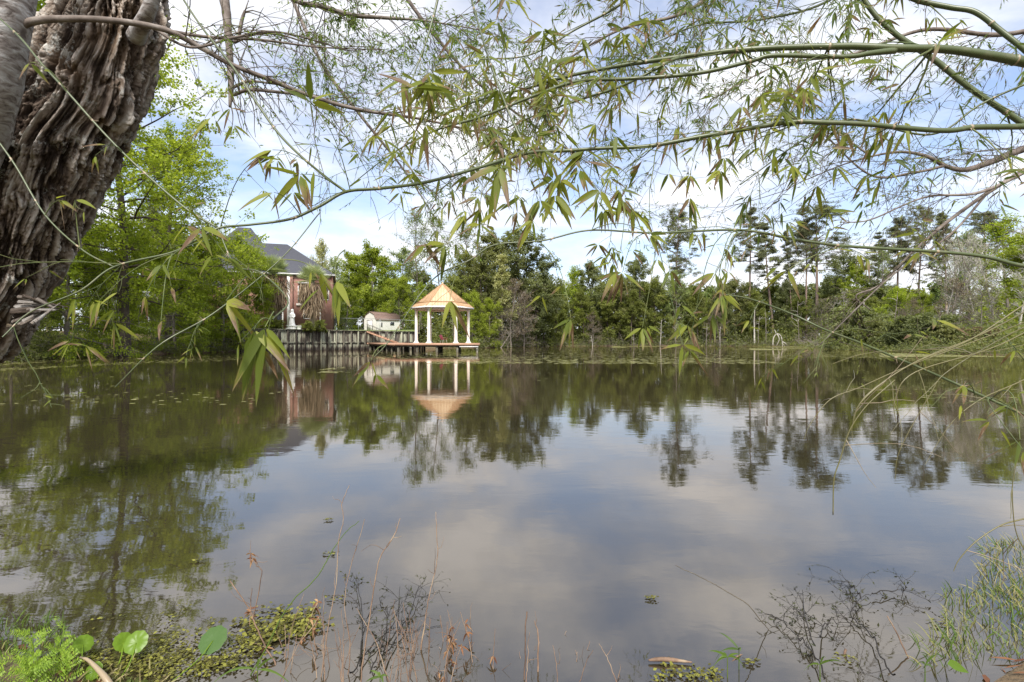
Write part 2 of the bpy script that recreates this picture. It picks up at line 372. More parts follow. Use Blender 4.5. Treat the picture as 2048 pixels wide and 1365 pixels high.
def mat_ground():
    m, nt = newmat('ground_soil'); co = objco(nt)
    n = noise(nt, co, .35, 6, .65); n2 = noise(nt, co, 6, 5, .7)
    c = ramp(nt, n, [(.35, (.085, .045, .030)), (.5, (.15, .11, .06)), (.62, (.12, .14, .045)), (.8, (.24, .19, .12))])
    c = mix(nt, mathn(nt, 'MULTIPLY', n2, .5), c, (.06, .045, .03))
    finish(nt, princ(nt, c, .95, n2, .8, .06)); return m
M['ground'] = mat_ground()
def mat_lawn():
    m, nt = newmat('lawn_grass'); co = objco(nt)
    n = noise(nt, co, .6, 5, .6); n2 = noise(nt, co, 12, 5, .7)
    c = ramp(nt, n, [(.3, (.10, .15, .04)), (.6, (.17, .21, .06)), (.8, (.26, .26, .12))])
    finish(nt, princ(nt, c, .95, n2, .8, .05)); return m
M['lawn'] = mat_lawn()
def mat_water():
    m, nt = newmat('pond_water')
    tc = nt.nodes.new('ShaderNodeTexCoord')
    mp = nt.nodes.new('ShaderNodeMapping'); mp.inputs['Scale'].default_value = (.55, 1.25, 1); mp.inputs['Rotation'].default_value = (0, 0, radians(12)); nt.links.new(tc.outputs['Object'], mp.inputs[0])
    a = noise(nt, mp.outputs[0], 5.5, 3, .55, .6)
    mp2 = nt.nodes.new('ShaderNodeMapping'); mp2.inputs['Scale'].default_value = (.6, 1.1, 1); mp2.inputs['Rotation'].default_value = (0, 0, radians(-24)); nt.links.new(tc.outputs['Object'], mp2.inputs[0])
    b = noise(nt, mp2.outputs[0], 1.5, 2, .5, .3)
    g = noise(nt, tc.outputs['Object'], .11, 2, .5)      # gusts: where the breeze ruffles the surface
    gf = ramp(nt, g, [(.35, (.25, .25, .25)), (.65, (1, 1, 1))])
    hgt = mathn(nt, 'MULTIPLY', mathn(nt, 'ADD', mathn(nt, 'MULTIPLY', a, .35), b), gf)
    dn = noise(nt, tc.outputs['Object'], .6, 4)
    col = mix(nt, dn, (.026, .022, .011), (.036, .030, .018))
    df = nd(nt, 'ShaderNodeBsdfDiffuse'); nt.links.new(col, df.inputs[0])
    gl = nd(nt, 'ShaderNodeBsdfGlossy'); gl.inputs['Color'].default_value = (1, .925, .855, 1); gl.inputs['Roughness'].default_value = .025
    fr = nd(nt, 'ShaderNodeFresnel'); fr.inputs[0].default_value = 2.6
    ms = nd(nt, 'ShaderNodeMixShader'); nt.links.new(fr.outputs[0], ms.inputs[0]); nt.links.new(df.outputs[0], ms.inputs[1]); nt.links.new(gl.outputs[0], ms.inputs[2])
    bp = nt.nodes.new('ShaderNodeBump'); bp.inputs['Strength'].default_value = 1.0; bp.inputs['Distance'].default_value = .0033
    nt.links.new(hgt, bp.inputs['Height'])
    for x_ in (gl, fr): nt.links.new(bp.outputs[0], x_.inputs['Normal'])
    finish(nt, ms.outputs[0]); return m
M['water'] = mat_water()

def mat_bark_gnarled():
    """dark furrows, grey weathered plates, tan inner wood, pale lichen"""
    m, nt = newmat('gnarled_bark'); co = objco(nt)
    n = noise(nt, co, 9, 6, .7, .5); n2 = noise(nt, co, 2.2, 4, .6); n3 = noise(nt, co, 38, 4, .7)
    rn = rndattr(nt)                                      # height of the relief: furrow 0 .. plate 1
    f = mathn(nt, 'ADD', mathn(nt, 'MULTIPLY', rn, .75), mathn(nt, 'MULTIPLY', n, .35))
    uvn = nd(nt, 'ShaderNodeUVMap'); mpu = nt.nodes.new('ShaderNodeMapping'); mpu.inputs['Scale'].default_value = (46, 7, 1); nt.links.new(uvn.outputs[0], mpu.inputs[0])
    fb = noise(nt, mpu.outputs[0], 1.0, 6, .72, .6)
    f = mathn(nt, 'ADD', f, mathn(nt, 'MULTIPLY', mathn(nt, 'SUBTRACT', fb, .5), .9))
    c = ramp(nt, f, [(.18, (.045, .032, .025)), (.34, (.18, .14, .11)), (.52, (.37, .315, .265)), (.76, (.60, .56, .51))])
    c = mix(nt, ramp(nt, n2, [(.54, (0, 0, 0)), (.70, (.5, .5, .5))]), c, (.30, .21, .14))
    li = mathn(nt, 'MULTIPLY', ramp(nt, noise(nt, co, 5.5, 5, .75), [(.55, (0, 0, 0)), (.61, (1, 1, 1))]), ramp(nt, n3, [(.43, (0, 0, 0)), (.52, (1, 1, 1))]))
    c = mix(nt, mathn(nt, 'MULTIPLY', li, .7), c, (.62, .62, .58))
    finish(nt, princ(nt, c, .95, mathn(nt, 'ADD', mathn(nt, 'MULTIPLY', n3, .4), mathn(nt, 'MULTIPLY', fb, 1.6)), 1.0, .014, spec=.1)); return m
M['gnarled'] = mat_bark_gnarled()
M['smooth_bark'] = mat_noise('smooth_bark', [(.36, (.12, .10, .09)), (.48, (.30, .27, .25)), (.6, (.44, .43, .42)), (.72, (.62, .62, .60))], 13, (1, 1, 2.6), rough=.85, bstr=.7, bdist=.012, detail=8, dist=.8)
M['limb_bark'] = mat_noise('limb_bark', [(.3, (.075, .06, .05)), (.55, (.17, .14, .12)), (.8, (.30, .27, .24))], 14, rough=.8, bstr=.5, bdist=.006)
M['pennywort'] = mat_leaf('pennywort', (.12, .20, .02), (.15, .25, .02), (.07, .13, .055), .35, .35)

# ------------------------------------------------------------------ camera, world, sun
cam = bpy.data.cameras.new('camera'); co_ = bpy.data.objects.new('camera', cam); C.objects.link(co_)
cam.sensor_width = 36; cam.lens = 18; cam.clip_start = .05; cam.clip_end = 6000
co_.location = (0, 0, H); co_.rotation_euler = (radians(90), 0, 0)
bpy.context.scene.camera = co_
SUN_EL, SUN_AZ = radians(48), radians(183)               # azimuth clockwise from +Y: behind the camera
w = bpy.data.worlds.new('World'); bpy.context.scene.world = w; w.use_nodes = True
nt = w.node_tree; nt.nodes.clear()
sky = nd(nt, 'ShaderNodeTexSky', sky_type='NISHITA'); sky.sun_disc = False; sky.sun_elevation = SUN_EL; sky.sun_rotation = SUN_AZ
sky.air_density = 1.0; sky.dust_density = 1.0; sky.ozone_density = 1.6
tc = nt.nodes.new('ShaderNodeTexCoord'); sp = nd(nt, 'ShaderNodeSeparateXYZ'); nt.links.new(tc.outputs['Generated'], sp.inputs[0])
zz = mathn(nt, 'ADD', mathn(nt, 'MAXIMUM', sp.outputs[2], 0.0), .16)
cv = nd(nt, 'ShaderNodeCombineXYZ')
nt.links.new(mathn(nt, 'DIVIDE', sp.outputs[0], zz), cv.inputs[0]); nt.links.new(mathn(nt, 'DIVIDE', sp.outputs[1], zz), cv.inputs[1])
mp = nt.nodes.new('ShaderNodeMapping'); mp.inputs['Location'].default_value = (3.3, 1.1, 0); nt.links.new(cv.outputs[0], mp.inputs[0])
cn = noise(nt, mp.outputs[0], 1.15, 7, .58, .25)
cbig = noise(nt, mp.outputs[0], .35, 2, .5)
cf = mathn(nt, 'ADD', mathn(nt, 'MULTIPLY', cn, .75), mathn(nt, 'MULTIPLY', cbig, .35))
cmask = ramp(nt, cf, [(.435, (0, 0, 0)), (.61, (1, 1, 1))])
cshade = ramp(nt, noise(nt, mp.outputs[0], 2.3, 5, .6), [(.35, (4.0, 4.1, 4.4)), (.65, (6.1, 6.1, 6.2))])
skyc = mix(nt, 1.0, sky.outputs[0], (1.22, 1.10, 1.10), 'MULTIPLY')
hz = mathn(nt, 'POWER', mathn(nt, 'SUBTRACT', 1.0, mathn(nt, 'MAXIMUM', sp.outputs[2], 0.0)), 5.0)
skyc = mix(nt, mathn(nt, 'MULTIPLY', hz, .75), skyc, (3.3, 4.0, 5.1))
allc = mix(nt, mathn(nt, 'MULTIPLY', cmask, .92), skyc, cshade)
bg = nd(nt, 'ShaderNodeBackground'); bg.inputs[1].default_value = .12
nt.links.new(allc, bg.inputs[0]); wo = nd(nt, 'ShaderNodeOutputWorld'); nt.links.new(bg.outputs[0], wo.inputs[0])
sl = bpy.data.lights.new('sun', 'SUN'); sl.energy = 3.4; sl.angle = radians(16); sl.color = (1, .96, .9)
so = bpy.data.objects.new('sun', sl); C.objects.link(so)
so.rotation_euler = (radians(90)-SUN_EL, 0, -SUN_AZ+pi)
sc = bpy.context.scene
sc.view_settings.view_transform = 'Standard'; sc.view_settings.look = 'None'; sc.view_settings.exposure = .95; sc.view_settings.gamma = 1
sc.cycles.max_bounces = 6; sc.cycles.diffuse_bounces = 3; sc.cycles.glossy_bounces = 2; sc.cycles.transmission_bounces = 3
sc.cycles.transparent_max_bounces = 4; sc.cycles.use_denoising = True; sc.cycles.caustics_reflective = False; sc.cycles.caustics_refractive = False

# ------------------------------------------------------------------ setting
POND = np.array([(-2.1, 2.1), (-1.3, 1.78), (-.2, 1.70), (.9, 1.70), (1.5, 1.76), (2.0, 2.0), (2.8, 2.5), (4, 3.2), (8, 5), (18, 9), (32, 20), (43, 42), (43.5, 54), (48, 73), (58, 95), (68, 121),
    (53, 127), (28, 129), (9, 125), (1, 110), (-2.3, 99), (-5.7, 92), (-12, 88), (-15.5, 82), (-21.2, 77), (-33, 62), (-33.5, 54), (-34.5, 45), (-33, 37), (-30.5, 30), (-24, 18), (-13, 9), (-6, 4.4)], float)
def sdist(xy):
    xy = np.asarray(xy, float); a = POND; b = np.roll(POND, -1, 0); d = np.full(len(xy), 1e9); ins = np.zeros(len(xy), bool)
    for p, q in zip(a, b):
        e = q-p; t = np.clip(((xy-p)@e)/(e@e), 0, 1); d = np.minimum(d, np.linalg.norm(xy-p-t[:, None]*e, axis=1))
        cr = (p[1] > xy[:, 1]) != (q[1] > xy[:, 1])
        with np.errstate(divide='ignore', invalid='ignore'):
            xi = (q[0]-p[0])*(xy[:, 1]-p[1])/(q[1]-p[1])+p[0]
        ins ^= cr & (xy[:, 0] < xi)
    return np.where(ins, -d, d)
def gz(xy):
    xy = np.asarray(xy, float).reshape(-1, 2); s = sdist(xy)
    left = np.clip((-xy[:, 0]-12)/14, 0, 1)*np.clip((xy[:, 1]-6)/12, 0, 1)
    mx = .75*(1-left)+2.6*left
    slope = .12*(1-left)+.33*left
    near = np.clip(1-np.hypot(xy[:, 0], xy[:, 1])/12, 0, 1)
    z = np.where(s > 0, mx*(1-np.exp(-s*slope/mx)), np.maximum(s*.35, -1.6))
    p3 = np.column_stack([xy*.35, np.zeros(len(xy))])
    wob = (fbm(p3, 4, 3)-.5)*(.5*(1-near)+.10*near)*np.clip(s/2, 0, 1)
    far = np.clip((np.hypot(xy[:, 0], xy[:, 1])-150)/400, 0, 1)*3
    return z+wob+far
def g1(x, y): return float(gz([(x, y)])[0])
rr = np.concatenate([[.25], np.geomspace(.5, 30, 90), np.geomspace(31, 170, 120)[0:], np.geomspace(190, 3500, 14)]); na = 420
th = np.arange(na)*2*pi/na
gx = (rr[:, None]*np.sin(th)[None]).ravel(); gy = (rr[:, None]*np.cos(th)[None]).ravel()
gv = np.column_stack([gx, gy, gz(np.column_stack([gx, gy]))])
i = np.arange(len(rr)-1)[:, None]*na; j = np.arange(na)[None]; jn = (j+1) % na
gm = MB(); gm.add(np.vstack([gv, [[0, 0, gv[0, 2]]]]), np.stack([i+j, i+na+j, i+na+jn, i+jn], -1).reshape(-1, 4), [(k, (k+1) % na, len(gv)) for k in range(na)])
tag(gm.obj('ground', M['ground'], smooth=True), kind='structure')
wm = MB(); wm.add([(-60, .3, 0), (90, .3, 0), (90, 150, 0), (-60, 150, 0)], [(0, 1, 2, 3)])
tag(wm.obj('water', M['water']), kind='structure')
# raised yard behind the bulkhead
BL = [np.array(p, float) for p in ((-33.0, 62.0), (-27.1, 69.5), (-21.2, 77.0), (-15.5, 82.0))]
lm = MB()
front = [(-46, 60.5)]+[(p[0]-.15, p[1]+.15) for p in BL]+[(-16.6, 86)]
back = [(-80, 75), (-75, 95), (-60, 120), (-35, 125), (-14, 110)]
k = 12
fr = np.array(front+[]); bk = np.array([(-75, 66), (-62, 90), (-50, 105), (-32, 112), (-26, 108), (-18, 104)], float)
rows = []
for t in np.linspace(0, 1, k): rows.append(fr*(1-t)+bk*t)
lv = np.concatenate(rows); lz = 2.72+np.repeat(np.linspace(0, 1, k), len(fr))**.8*1.0
lm.add(np.column_stack([lv, lz]), [(a*len(fr)+b, a*len(fr)+b+1, (a+1)*len(fr)+b+1, (a+1)*len(fr)+b) for a in range(k-1) for b in range(len(fr)-1)])
tag(lm.obj('lawn', M['lawn'], smooth=True), kind='structure')
def lawn_z(x, y): return 2.72+min(1, max(0, (y-62+(x+33)*-1.25)/45))**.8*.9

# ------------------------------------------------------------------ bulkhead
bw = thing('retaining_wall', 'weathered green-grey timber retaining wall holding up the yard behind the pier', 'retaining wall', (BL[0][0], BL[0][1], 0))
org = np.array([BL[0][0], BL[0][1], 0])
r_ = rs(5)
pl, cp, wl = MB(), MB(), MB()
posts = []
for a, b in zip(BL[:-1], BL[1:]):
    L = np.linalg.norm(b-a); d = (b-a)/L; nrml = np.array([d[1], -d[0]])       # towards the water
    x = 0.0
    while x < L-.01:
        wv = min(.26+.05*r_.rand(), L-x); p = a+d*(x+wv/2); th_ = .05+.02*r_.rand()
        q0 = a+d*(x+.008); q1 = a+d*(x+wv-.008)
        pl.add([(*q0, -1), (*q1, -1), (*q1, 2.72), (*q0, 2.72), (*(q0+nrml*th_), -1), (*(q1+nrml*th_), -1), (*(q1+nrml*th_), 2.7), (*(q0+nrml*th_), 2.7)],
               [(4, 5, 6, 7), (0, 4, 7, 3), (1, 2, 6, 5), (3, 7, 6, 2)], rnd=r_.rand())
        x += wv
    n = int(round(L/1.25))
    for k in range(n+(1 if b is BL[-1] else 0)):
        posts.append((a+d*(L*k/n)+nrml*.19, d))
    cp.beam((*(a+nrml*.10), 2.75), (*(b+nrml*.10), 2.75), .42, .09)
    wl.beam((*(a+nrml*.10), 1.02), (*(b+nrml*.10), 1.02), .06, .26)
    wl.beam((*(a+nrml*.10), 2.55), (*(b+nrml*.10), 2.55), .06, .18)
for m_, nm in ((pl, 'planking'), (cp, 'cap_rail'), (wl, 'wale')):
    m_.v = [v-org for v in m_.v]; m_.obj(nm, M['bulk'], bw)
for p, d in posts:
    pm = MB(); s_ = .10+.02*r_.rand()
    pm.tube([(p[0]-org[0], p[1]-org[1], -1), (p[0]-org[0], p[1]-org[1], 2.62+.05*r_.rand())], s_, 8, rnd=r_.rand())
    pm.obj('post', M['bulk'], bw)

# ------------------------------------------------------------------ pier + gazebo
DZ = 1.0
pa = np.array([-13.0, 57.0]); PLX, PLY = 9.35, 8.2
SK = np.array([-.062, 1.0])
pier = thing('pier', 'reddish brown timber pier on dark pilings carrying the gazebo', 'pier', (*pa, 0))
def PW(u, v, z): return np.array([u+SK[0]*v, SK[1]*v, z])
dm = MB(); r_ = rs(8)
def boards(o0, o1, across, z):
    """boards laid side by side along the line o0-o1, each reaching `across`"""
    o0, o1, across = (np.array(a, float) for a in (o0, o1, across)); L = np.linalg.norm(o1-o0); d = (o1-o0)/L; u = 0
    while u < L-.1:
        a, b = o0+d*(u+.004), o0+d*(u+.136)
        c_ = [(*a, z), (*b, z), (*(b+across), z), (*(a+across), z)]; lo = [(x_, y_, z-.04) for x_, y_, _ in c_]
        v = np.array(c_+lo); f = [(0, 1, 2, 3), (7, 6, 5, 4), (0, 4, 5, 1), (1, 5, 6, 2), (2, 6, 7, 3), (3, 7, 4, 0)]
        dm.add(v, f, rnd=r_.rand()); u += .14
boards((0, 0), (PLX, 0), SK*PLY, DZ)
wk0, wk1 = np.array([-7.9, 17.5]), np.array([-.0, .0]); wd = nrm(wk1-wk0); wn = np.array([-wd[1], wd[0]])
boards(wk0, wk1-wd*.3, wn*3.0, DZ-.005)
boards((-8.0, 17.2), (-2.6, 17.2), (0, 4.6), DZ-.010)
dm.obj('deck_boards', M['deck_wood'], pier)
fm = MB()
fm.beam(PW(0, -.03, DZ-.13), PW(PLX, -.03, DZ-.13), .05, .24)
fm.beam(PW(PLX+.03, 0, DZ-.13), PW(PLX+.03, PLY, DZ-.13), .05, .24)
fm.beam(PW(-.03, 0, DZ-.13), PW(-.03, PLY, DZ-.13), .05, .24)
fm.beam(PW(0, PLY+.03, DZ-.13), PW(PLX, PLY+.03, DZ-.13), .05, .24)
fm.beam((*(wk0-wn*.03), DZ-.135), (*(wk1-wn*.03), DZ-.135), .05, .24)
fm.beam((-8.0, 17.17, DZ-.14), (-2.6, 17.17, DZ-.14), .05, .24)
fm.obj('rim_joist', M['deck_wood'], pier)
def pile(x, y, rad=.13):
    t = MB(); t.tube([(x, y, -1.2), (x, y, DZ-.06)], rad, 10, rnd=r_.rand()); t.obj('piling', M['pile_wood'], pier)
for u in (.3, 2.4, 4.6, 6.9, 9.1):
    for v in (.3, 2.8, 5.4, 7.9): q = PW(u, v, 0); pile(q[0], q[1])
for f in (.05, .2, .36, .52, .68, .84):
    for v in (.25, 2.7): q = wk0+(wk1-wk0)*f+wn*v; pile(*q)
for x in (-7.6, -5.3, -2.9):
    for y in (17.5, 20.0): pile(x, y)
t = MB()
for v in (.3, 2.8, 5.4, 7.9): t.beam(PW(.1, v, DZ-.33), PW(PLX-.1, v, DZ-.33), .09, .16)
for v in (.25, 2.7): t.beam((*(wk0+wn*v), DZ-.34), (*(wk1+wn*v), DZ-.34), .09, .16)
t.obj('beam', M['pile_wood'], pier)
t = MB(); t.beam(PW(PLX-2.2, -.14, .62), PW(PLX-.1, -.14, .62), .05, .10); t.beam(PW(PLX-.2, -.14, .0), PW(PLX-.2, -.14, .9), .06, .06); t.beam(PW(PLX-2.1, -.14, .0), PW(PLX-2.1, -.14, .9), .14, .14)
t.obj('boat_bumper', M['white_paint'], pier)

GD = 61.0; gc = np.array([X(885, GD), GD]); RT = 7.5
gzb = thing('gazebo', 'six-columned gazebo with copper-orange metal hip roof on the pier', 'gazebo', (*gc, DZ))
angs = [radians(7.5+60*k) for k in range(6)]
R0 = 3.07; EH = Z(617.5, GD)-DZ; AH = Z(567, GD)-DZ; RE = 3.72
cm = MB()
prof = [(.30, 0), (.30, .09), (.25, .10), (.25, .17), (.21, .24), (.19, .30), (.185, .5), (.165, EH-.55), (.16, EH-.38), (.19, EH-.34), (.19, EH-.30), (.17, EH-.28), (.20, EH-.20), (.24, EH-.14), (.24, EH-.06)]
cm.lathe(prof, n=20); cm.box((-.33, -.33, -.001), (.33, .33, .07)); cm.box((-.26, -.26, EH-.10), (.26, .26, EH-.02))
col0 = cm.obj('column', M['column_paint'], gzb, smooth=False)
for p_ in col0.data.polygons: p_.use_smooth = len(p_.vertices) == 4 and abs(p_.normal.z) < .6 and p_.area < .5
col0.location = (R0*cos(angs[0]), R0*sin(angs[0]), 0)
for a in angs[1:]:
    c = col0.copy(); C.objects.link(c); c.parent = gzb; c.location = (R0*cos(a), R0*sin(a), 0)
# roof: steep upper pitch, flatter skirt (bell-cast), as six facets
rf = MB(); sm = MB(); fs = MB()
def hexp(r, z): return [np.array([r*cos(a), r*sin(a), z]) for a in angs]
zb = EH+.62; rb_ = RE*.80
A, Bq, Cq = np.array([0, 0, AH]), hexp(rb_, zb), hexp(RE, EH+.10)
for k in range(6):
    b0, b1, c0, c1 = Bq[k], Bq[(k+1) % 6], Cq[k], Cq[(k+1) % 6]
    rf.add([A, b0, b1], tris=[(0, 1, 2)]); rf.add([b0+[0, 0, -.03], c0, c1, b1+[0, 0, -.03]], [(0, 1, 2, 3)])
    rf.add([b0, b0+[0, 0, -.03], b1+[0, 0, -.03], b1], [(0, 1, 2, 3)])
    nn_ = nrm(np.cross(b0-A, b1-A)); nn_ = nn_*np.sign(nn_[2])
    n2_ = nrm(np.cross(c0-b0, c1-b0)); n2_ = n2_*np.sign(n2_[2])
    m = 9
    mid = (b0+b1)/2; mc = (c0+c1)/2
    for q in range(1, m):                                   # standing seams run straight up the facet
        f = q/m; e = b0+(b1-b0)*f; w_ = 1-abs(2*f-1); top = e+(A-mid)*w_
        if w_ > .05: sm.beam(e+nn_*.02, top+nn_*.02, .03, .05, up=nn_)
        e2 = e+(mc-mid)
        sm.beam(e+nn_*-.01, e2+n2_*.015, .03, .05, up=n2_)
    sm.beam(b0+nn_*.03, A+nn_*.0, .16, .05, up=nrm(b0*[1, 1, 0]+np.array([0, 0, 1.])))
    sm.beam(b0, c0, .16, .05, up=(0, 0, 1))
    fs.beam(c0+[0, 0, -.09], c1+[0, 0, -.09], .06, .17)
    sm.beam(b0+n2_*.03, b1+n2_*.03, .05, .10)
rf.obj('roof', M['copper'], gzb); sm.obj('roof_seams', M['copper_seam_shade'], gzb); fs.obj('fascia', M['white_paint'], gzb)
t = MB(); hx = hexp(RE-.04, EH); hx2 = hexp(RE-.04, EH-.02)
t.add(hx2+[np.array([0, 0, EH-.02])], tris=[(6, (k+1) % 6, k) for k in range(6)])
for k in range(6):
    a_, b_ = hexp(R0, EH-.12)[k], hexp(R0, EH-.12)[(k+1) % 6]; t.beam(a_, b_, .26, .24)
t.obj('ceiling', M['column_paint'], gzb)
t = MB(); t.lathe([(.14, AH-.12), (.10, AH+.02), (.02, AH+.16)], n=8); t.obj('finial', M['copper'], gzb)

# pink chair
ch = thing('garden_chair', 'pink metal garden chair standing inside the gazebo', 'chair', (X(887.5, GD+.3), GD+.3, DZ), radians(-50))
t = MB(); t.box((-.27, -.25, .40), (.27, .25, .43)); t.obj('seat', M['pink'], ch)
t = MB()
for k in range(5):
    x = -.24+k*.12; t.beam((x, -.24, .42), (x*1.1, -.46, 1.02-.03*abs(k-2)), .10, .02, up=(0, 1, 0))
t.beam((-.27, -.32, .62), (.27, -.32, .62), .03, .06); t.beam((-.27, -.43, .95), (.27, -.43, .95), .03, .06); t.obj('backrest', M['pink'], ch)
for s_ in (-1, 1):
    t = MB(); t.beam((s_*.30, -.30, .62), (s_*.30, .28, .64), .08, .025); t.beam((s_*.30, .24, .40), (s_*.30, .26, .63), .03, .03); t.obj('armrest', M['pink'], ch)
    for y0, y1 in ((.22, .27), (-.22, -.33)):
        t = MB(); t.tube([(s_*.25, y0, .41), (s_*.27, y1, 0)], .016, 6); t.obj('leg', M['white_paint'], ch)

# stairs from the yard down to the pier
stt = thing('staircase', 'brown timber steps with dark handrail leading from yard down to pier', 'staircase', (-21.3, 75.4, DZ))
def PS(u, v, z): return np.array([u, v+.06*u, z])
s0, s1 = 0.0, 4.0
nst = 9; t = MB(); t2 = MB()
for k in range(nst):
    f = (k+.5)/nst; z = (2.72-DZ)*(1-f); uu = s0+(s1-s0)*f
    t.beam(PS(uu, .05, z), PS(uu, 1.25, z), .48, .045, rnd=rs(k).rand())
for v in (0, 1.3): t2.beam(PS(s0-.1, v, 2.72-DZ-.10), PS(s1+.2, v, -.04), .06, .22)
t.obj('treads', M['deck_wood'], stt); t2.obj('stringer', M['deck_wood'], stt)
for v in (0, 1.3):
    t = MB(); t.tube([PS(s0, v, 2.68), PS(s1, v, .98)], .03, 6); t.tube([PS(s0, v, 2.25), PS(s1, v, .55)], .02, 6)
    for f in (0, .33, .66, 1): uu = s0+(s1-s0)*f; zb_ = (2.72-DZ)*(1-f); t.tube([PS(uu, v, zb_), PS(uu, v, zb_+.98)], .03, 6)
    t.obj('handrail', M['metal_dark'], stt)

# ------------------------------------------------------------------ shed
SD = 90.0; szz = lawn_z(X(735, SD), SD)
sw = 3.4; sdp = 5.4; rot = radians(-38)
shed = thing('garden_shed', 'white garden shed with brown barn-shaped roof behind wire fence', 'shed', (X(752, SD), SD, Z(663.5, SD)), rot)
hh = 2.15; gam = [(-sw/2, hh), (-sw/2+.55, hh+.85), (0, hh+1.35), (sw/2-.55, hh+.85), (sw/2, hh)]
t = MB()
fv = [(-sw/2, 0)]+gam+[(sw/2, 0)]; n = len(fv)
v = [(x-sw/2, 0, z) for x, z in fv]+[(x-sw/2, sdp, z) for x, z in fv]
t.add(v, [(a, a+1, a+1+n, a+n) for a in (0, n-2)])
for o_ in (0, n): t.add([v[o_+k] for k in range(n)], [(0, 1, 5, 6), ], [(1, 2, 5)]); t.add([v[o_+k] for k in range(n)], [(2, 3, 4, 5)][:0], [(2, 3, 4), (2, 4, 5)])
for k in range(16):                                         # vertical siding grooves
    t.box((-.012+k*sdp/16*0-.0, k*sdp/16, .05), (.006, k*sdp/16+.03, hh-.05))
    t.box((-sw+k*sw/16, -.012, .05), (-sw+k*sw/16+.02, 0, hh+.0))
t.obj('wall', M['shed_wall'], shed)
t = MB()
for k in range(4):
    (x0, z0), (x1, z1) = gam[k], gam[k+1]
    ov = .14; a = np.array([x0-sw/2, -ov, z0+.03]); b = np.array([x1-sw/2, -ov, z1+.03]); e = np.array([0, sdp+2*ov, 0]); upv = np.array([0, 0, .07])
    if k == 0: a = a+np.array([-.12, 0, -.18])
    if k == 3: b = b+np.array([.12, 0, -.18])
    t.add([a, b, b+e, a+e, a+upv, b+upv, b+e+upv, a+e+upv], [(0, 3, 2, 1), (4, 5, 6, 7), (0, 1, 5, 4), (2, 3, 7, 6), (1, 2, 6, 5), (3, 0, 4, 7)])
t.obj('roof', M['shed_roof'], shed)
t = MB(); t.box((-sw/2-.75, -.06, .05), (-sw/2+.75, -.015, 1.95)); t.box((-sw/2-.01, -.07, .05), (-sw/2+.01, -.06, 1.95), ); t.obj('door', M['white_paint'], shed)
t = MB()
for x in (-sw/2-.8, -sw/2+.75): t.box((x, -.08, .03), (x+.05, -.01, 2.0))
t.box((-sw/2-.8, -.08, 2.0), (-sw/2+.8, -.01, 2.06)); t.obj('door_frame', M['metal_dark'], shed)
for y0, y1, z0, z1 in ((3.1, 4.0, 1.15, 1.75), (1.1, 1.35, .8, 1.6)):
    t = MB(); t.box((.008, y0, z0), (.03, y1, z1)); wn = t.obj('window', M['glass_dark'], shed)

# ------------------------------------------------------------------ house
def hip(t, x0, x1, y0, y1, ze, zr, ov=.5):
    x0 -= ov; x1 += ov; y0 -= ov; y1 += ov; ym = (y0+y1)/2; hw = (y1-y0)/2
    a = min(hw*.9, (x1-x0)/2-.2)
    v = [(x0, y0, ze), (x1, y0, ze), (x1, y1, ze), (x0, y1, ze), (x0+a, ym, zr), (x1-a, ym, zr)]
    t.add(v, [(0, 1, 5, 4), (2, 3, 4, 5)], [(1, 2, 5), (3, 0, 4)])
    v2 = [(a_, b_, c_-.02) for a_, b_, c_ in v[:4]]; t.add(v2, [(3, 2, 1, 0)])
def window(t_parent, x0, x1, z0, z1, y, sill=True, mat='glass_dark'):
    g = MB(); g.box((x0, y-.03, z0), (x1, y+.05, z1)); w_ = g.obj('window', M[mat], t_parent)
    f = MB()
    for a in ((x0-.08, x0), (x1, x1+.08), ): f.box((a[0], y-.08, z0-.08), (a[1], y+.02, z1+.08))
    f.box((x0, y-.08, z1), (x1, y+.02, z1+.08)); f.box((x0, y-.08, z0-.08), (x1, y+.02, z0)); f.box((x0, y-.06, (z0+z1)/2-.03), (x1, y-.032, (z0+z1)/2+.03))
    fo = f.obj('frame', M['white_paint'], w_)
    if sill:
        s_ = MB(); s_.box((x0-.3, y-.2, z0-.42), (x1+.3, y-.003, z0-.085)); s_.obj('sill', M['brick_trim'], w_)
HD = 79.0
xr_, HL, HR = X(664, HD), 20.0, radians(18)
hx0, hx1 = 0.0, HL; hzb = 2.6; hze = Z(551, HD)
ho = np.array([xr_-cos(HR)*HL, HD-sin(HR)*HL, 0])
house = thing('brick_house', 'two-storey red brick house with dark hip roof behind the two palms', 'house', ho, HR)
def Lx(px): k_ = (px-CX)/F; return HL-(xr_-k_*HD)/(cos(HR)-k_*sin(HR))
t = MB(); t.box((0, 0, hzb), (hx1-hx0, 16, hze)); t.obj('wall', M['brick'], house)
t = MB(); hip(t, 0, hx1-hx0, 0, 16, hze, Z(495, HD+8)); t.obj('roof', M['roof_slate'], house)
t = MB(); hip(t, 1.0, 11.0, 6.5, 15.5, hze+3.0, Z(463, HD+9), .2); t.obj('tall_roof', M['roof_slate'], house)
t = MB(); t.box((-.55, -.55, hze-.16), (hx1-hx0+.55, -.42, hze+.02)); t.box((hx1-hx0+.42, -.42, hze-.16), (hx1-hx0+.55, 16.5, hze+.02)); t.obj('gutter', M['white_paint'], house)
t = MB(); t.box((Lx(574.5), -.32, hzb), (Lx(580), -.01, hze-.2)); t.obj('pilaster', M['white_paint'], house)
t = MB(); t.box((Lx(580)+.01, -.30, hzb), (Lx(586), -.005, hze-.3)); t.obj('brick_pier', M['brick'], house)
for px in (640.5,): t = MB(); t.tube([(Lx(px), -.12, hzb), (Lx(px), -.12, Z(612, HD))], .07, 8); t.obj('downspout', M['white_paint'], house)
window(house, Lx(597), Lx(611), Z(608, HD), Z(575, HD), 0)
window(house, Lx(608), Lx(622), Z(638, HD), Z(622, HD), 0, False)
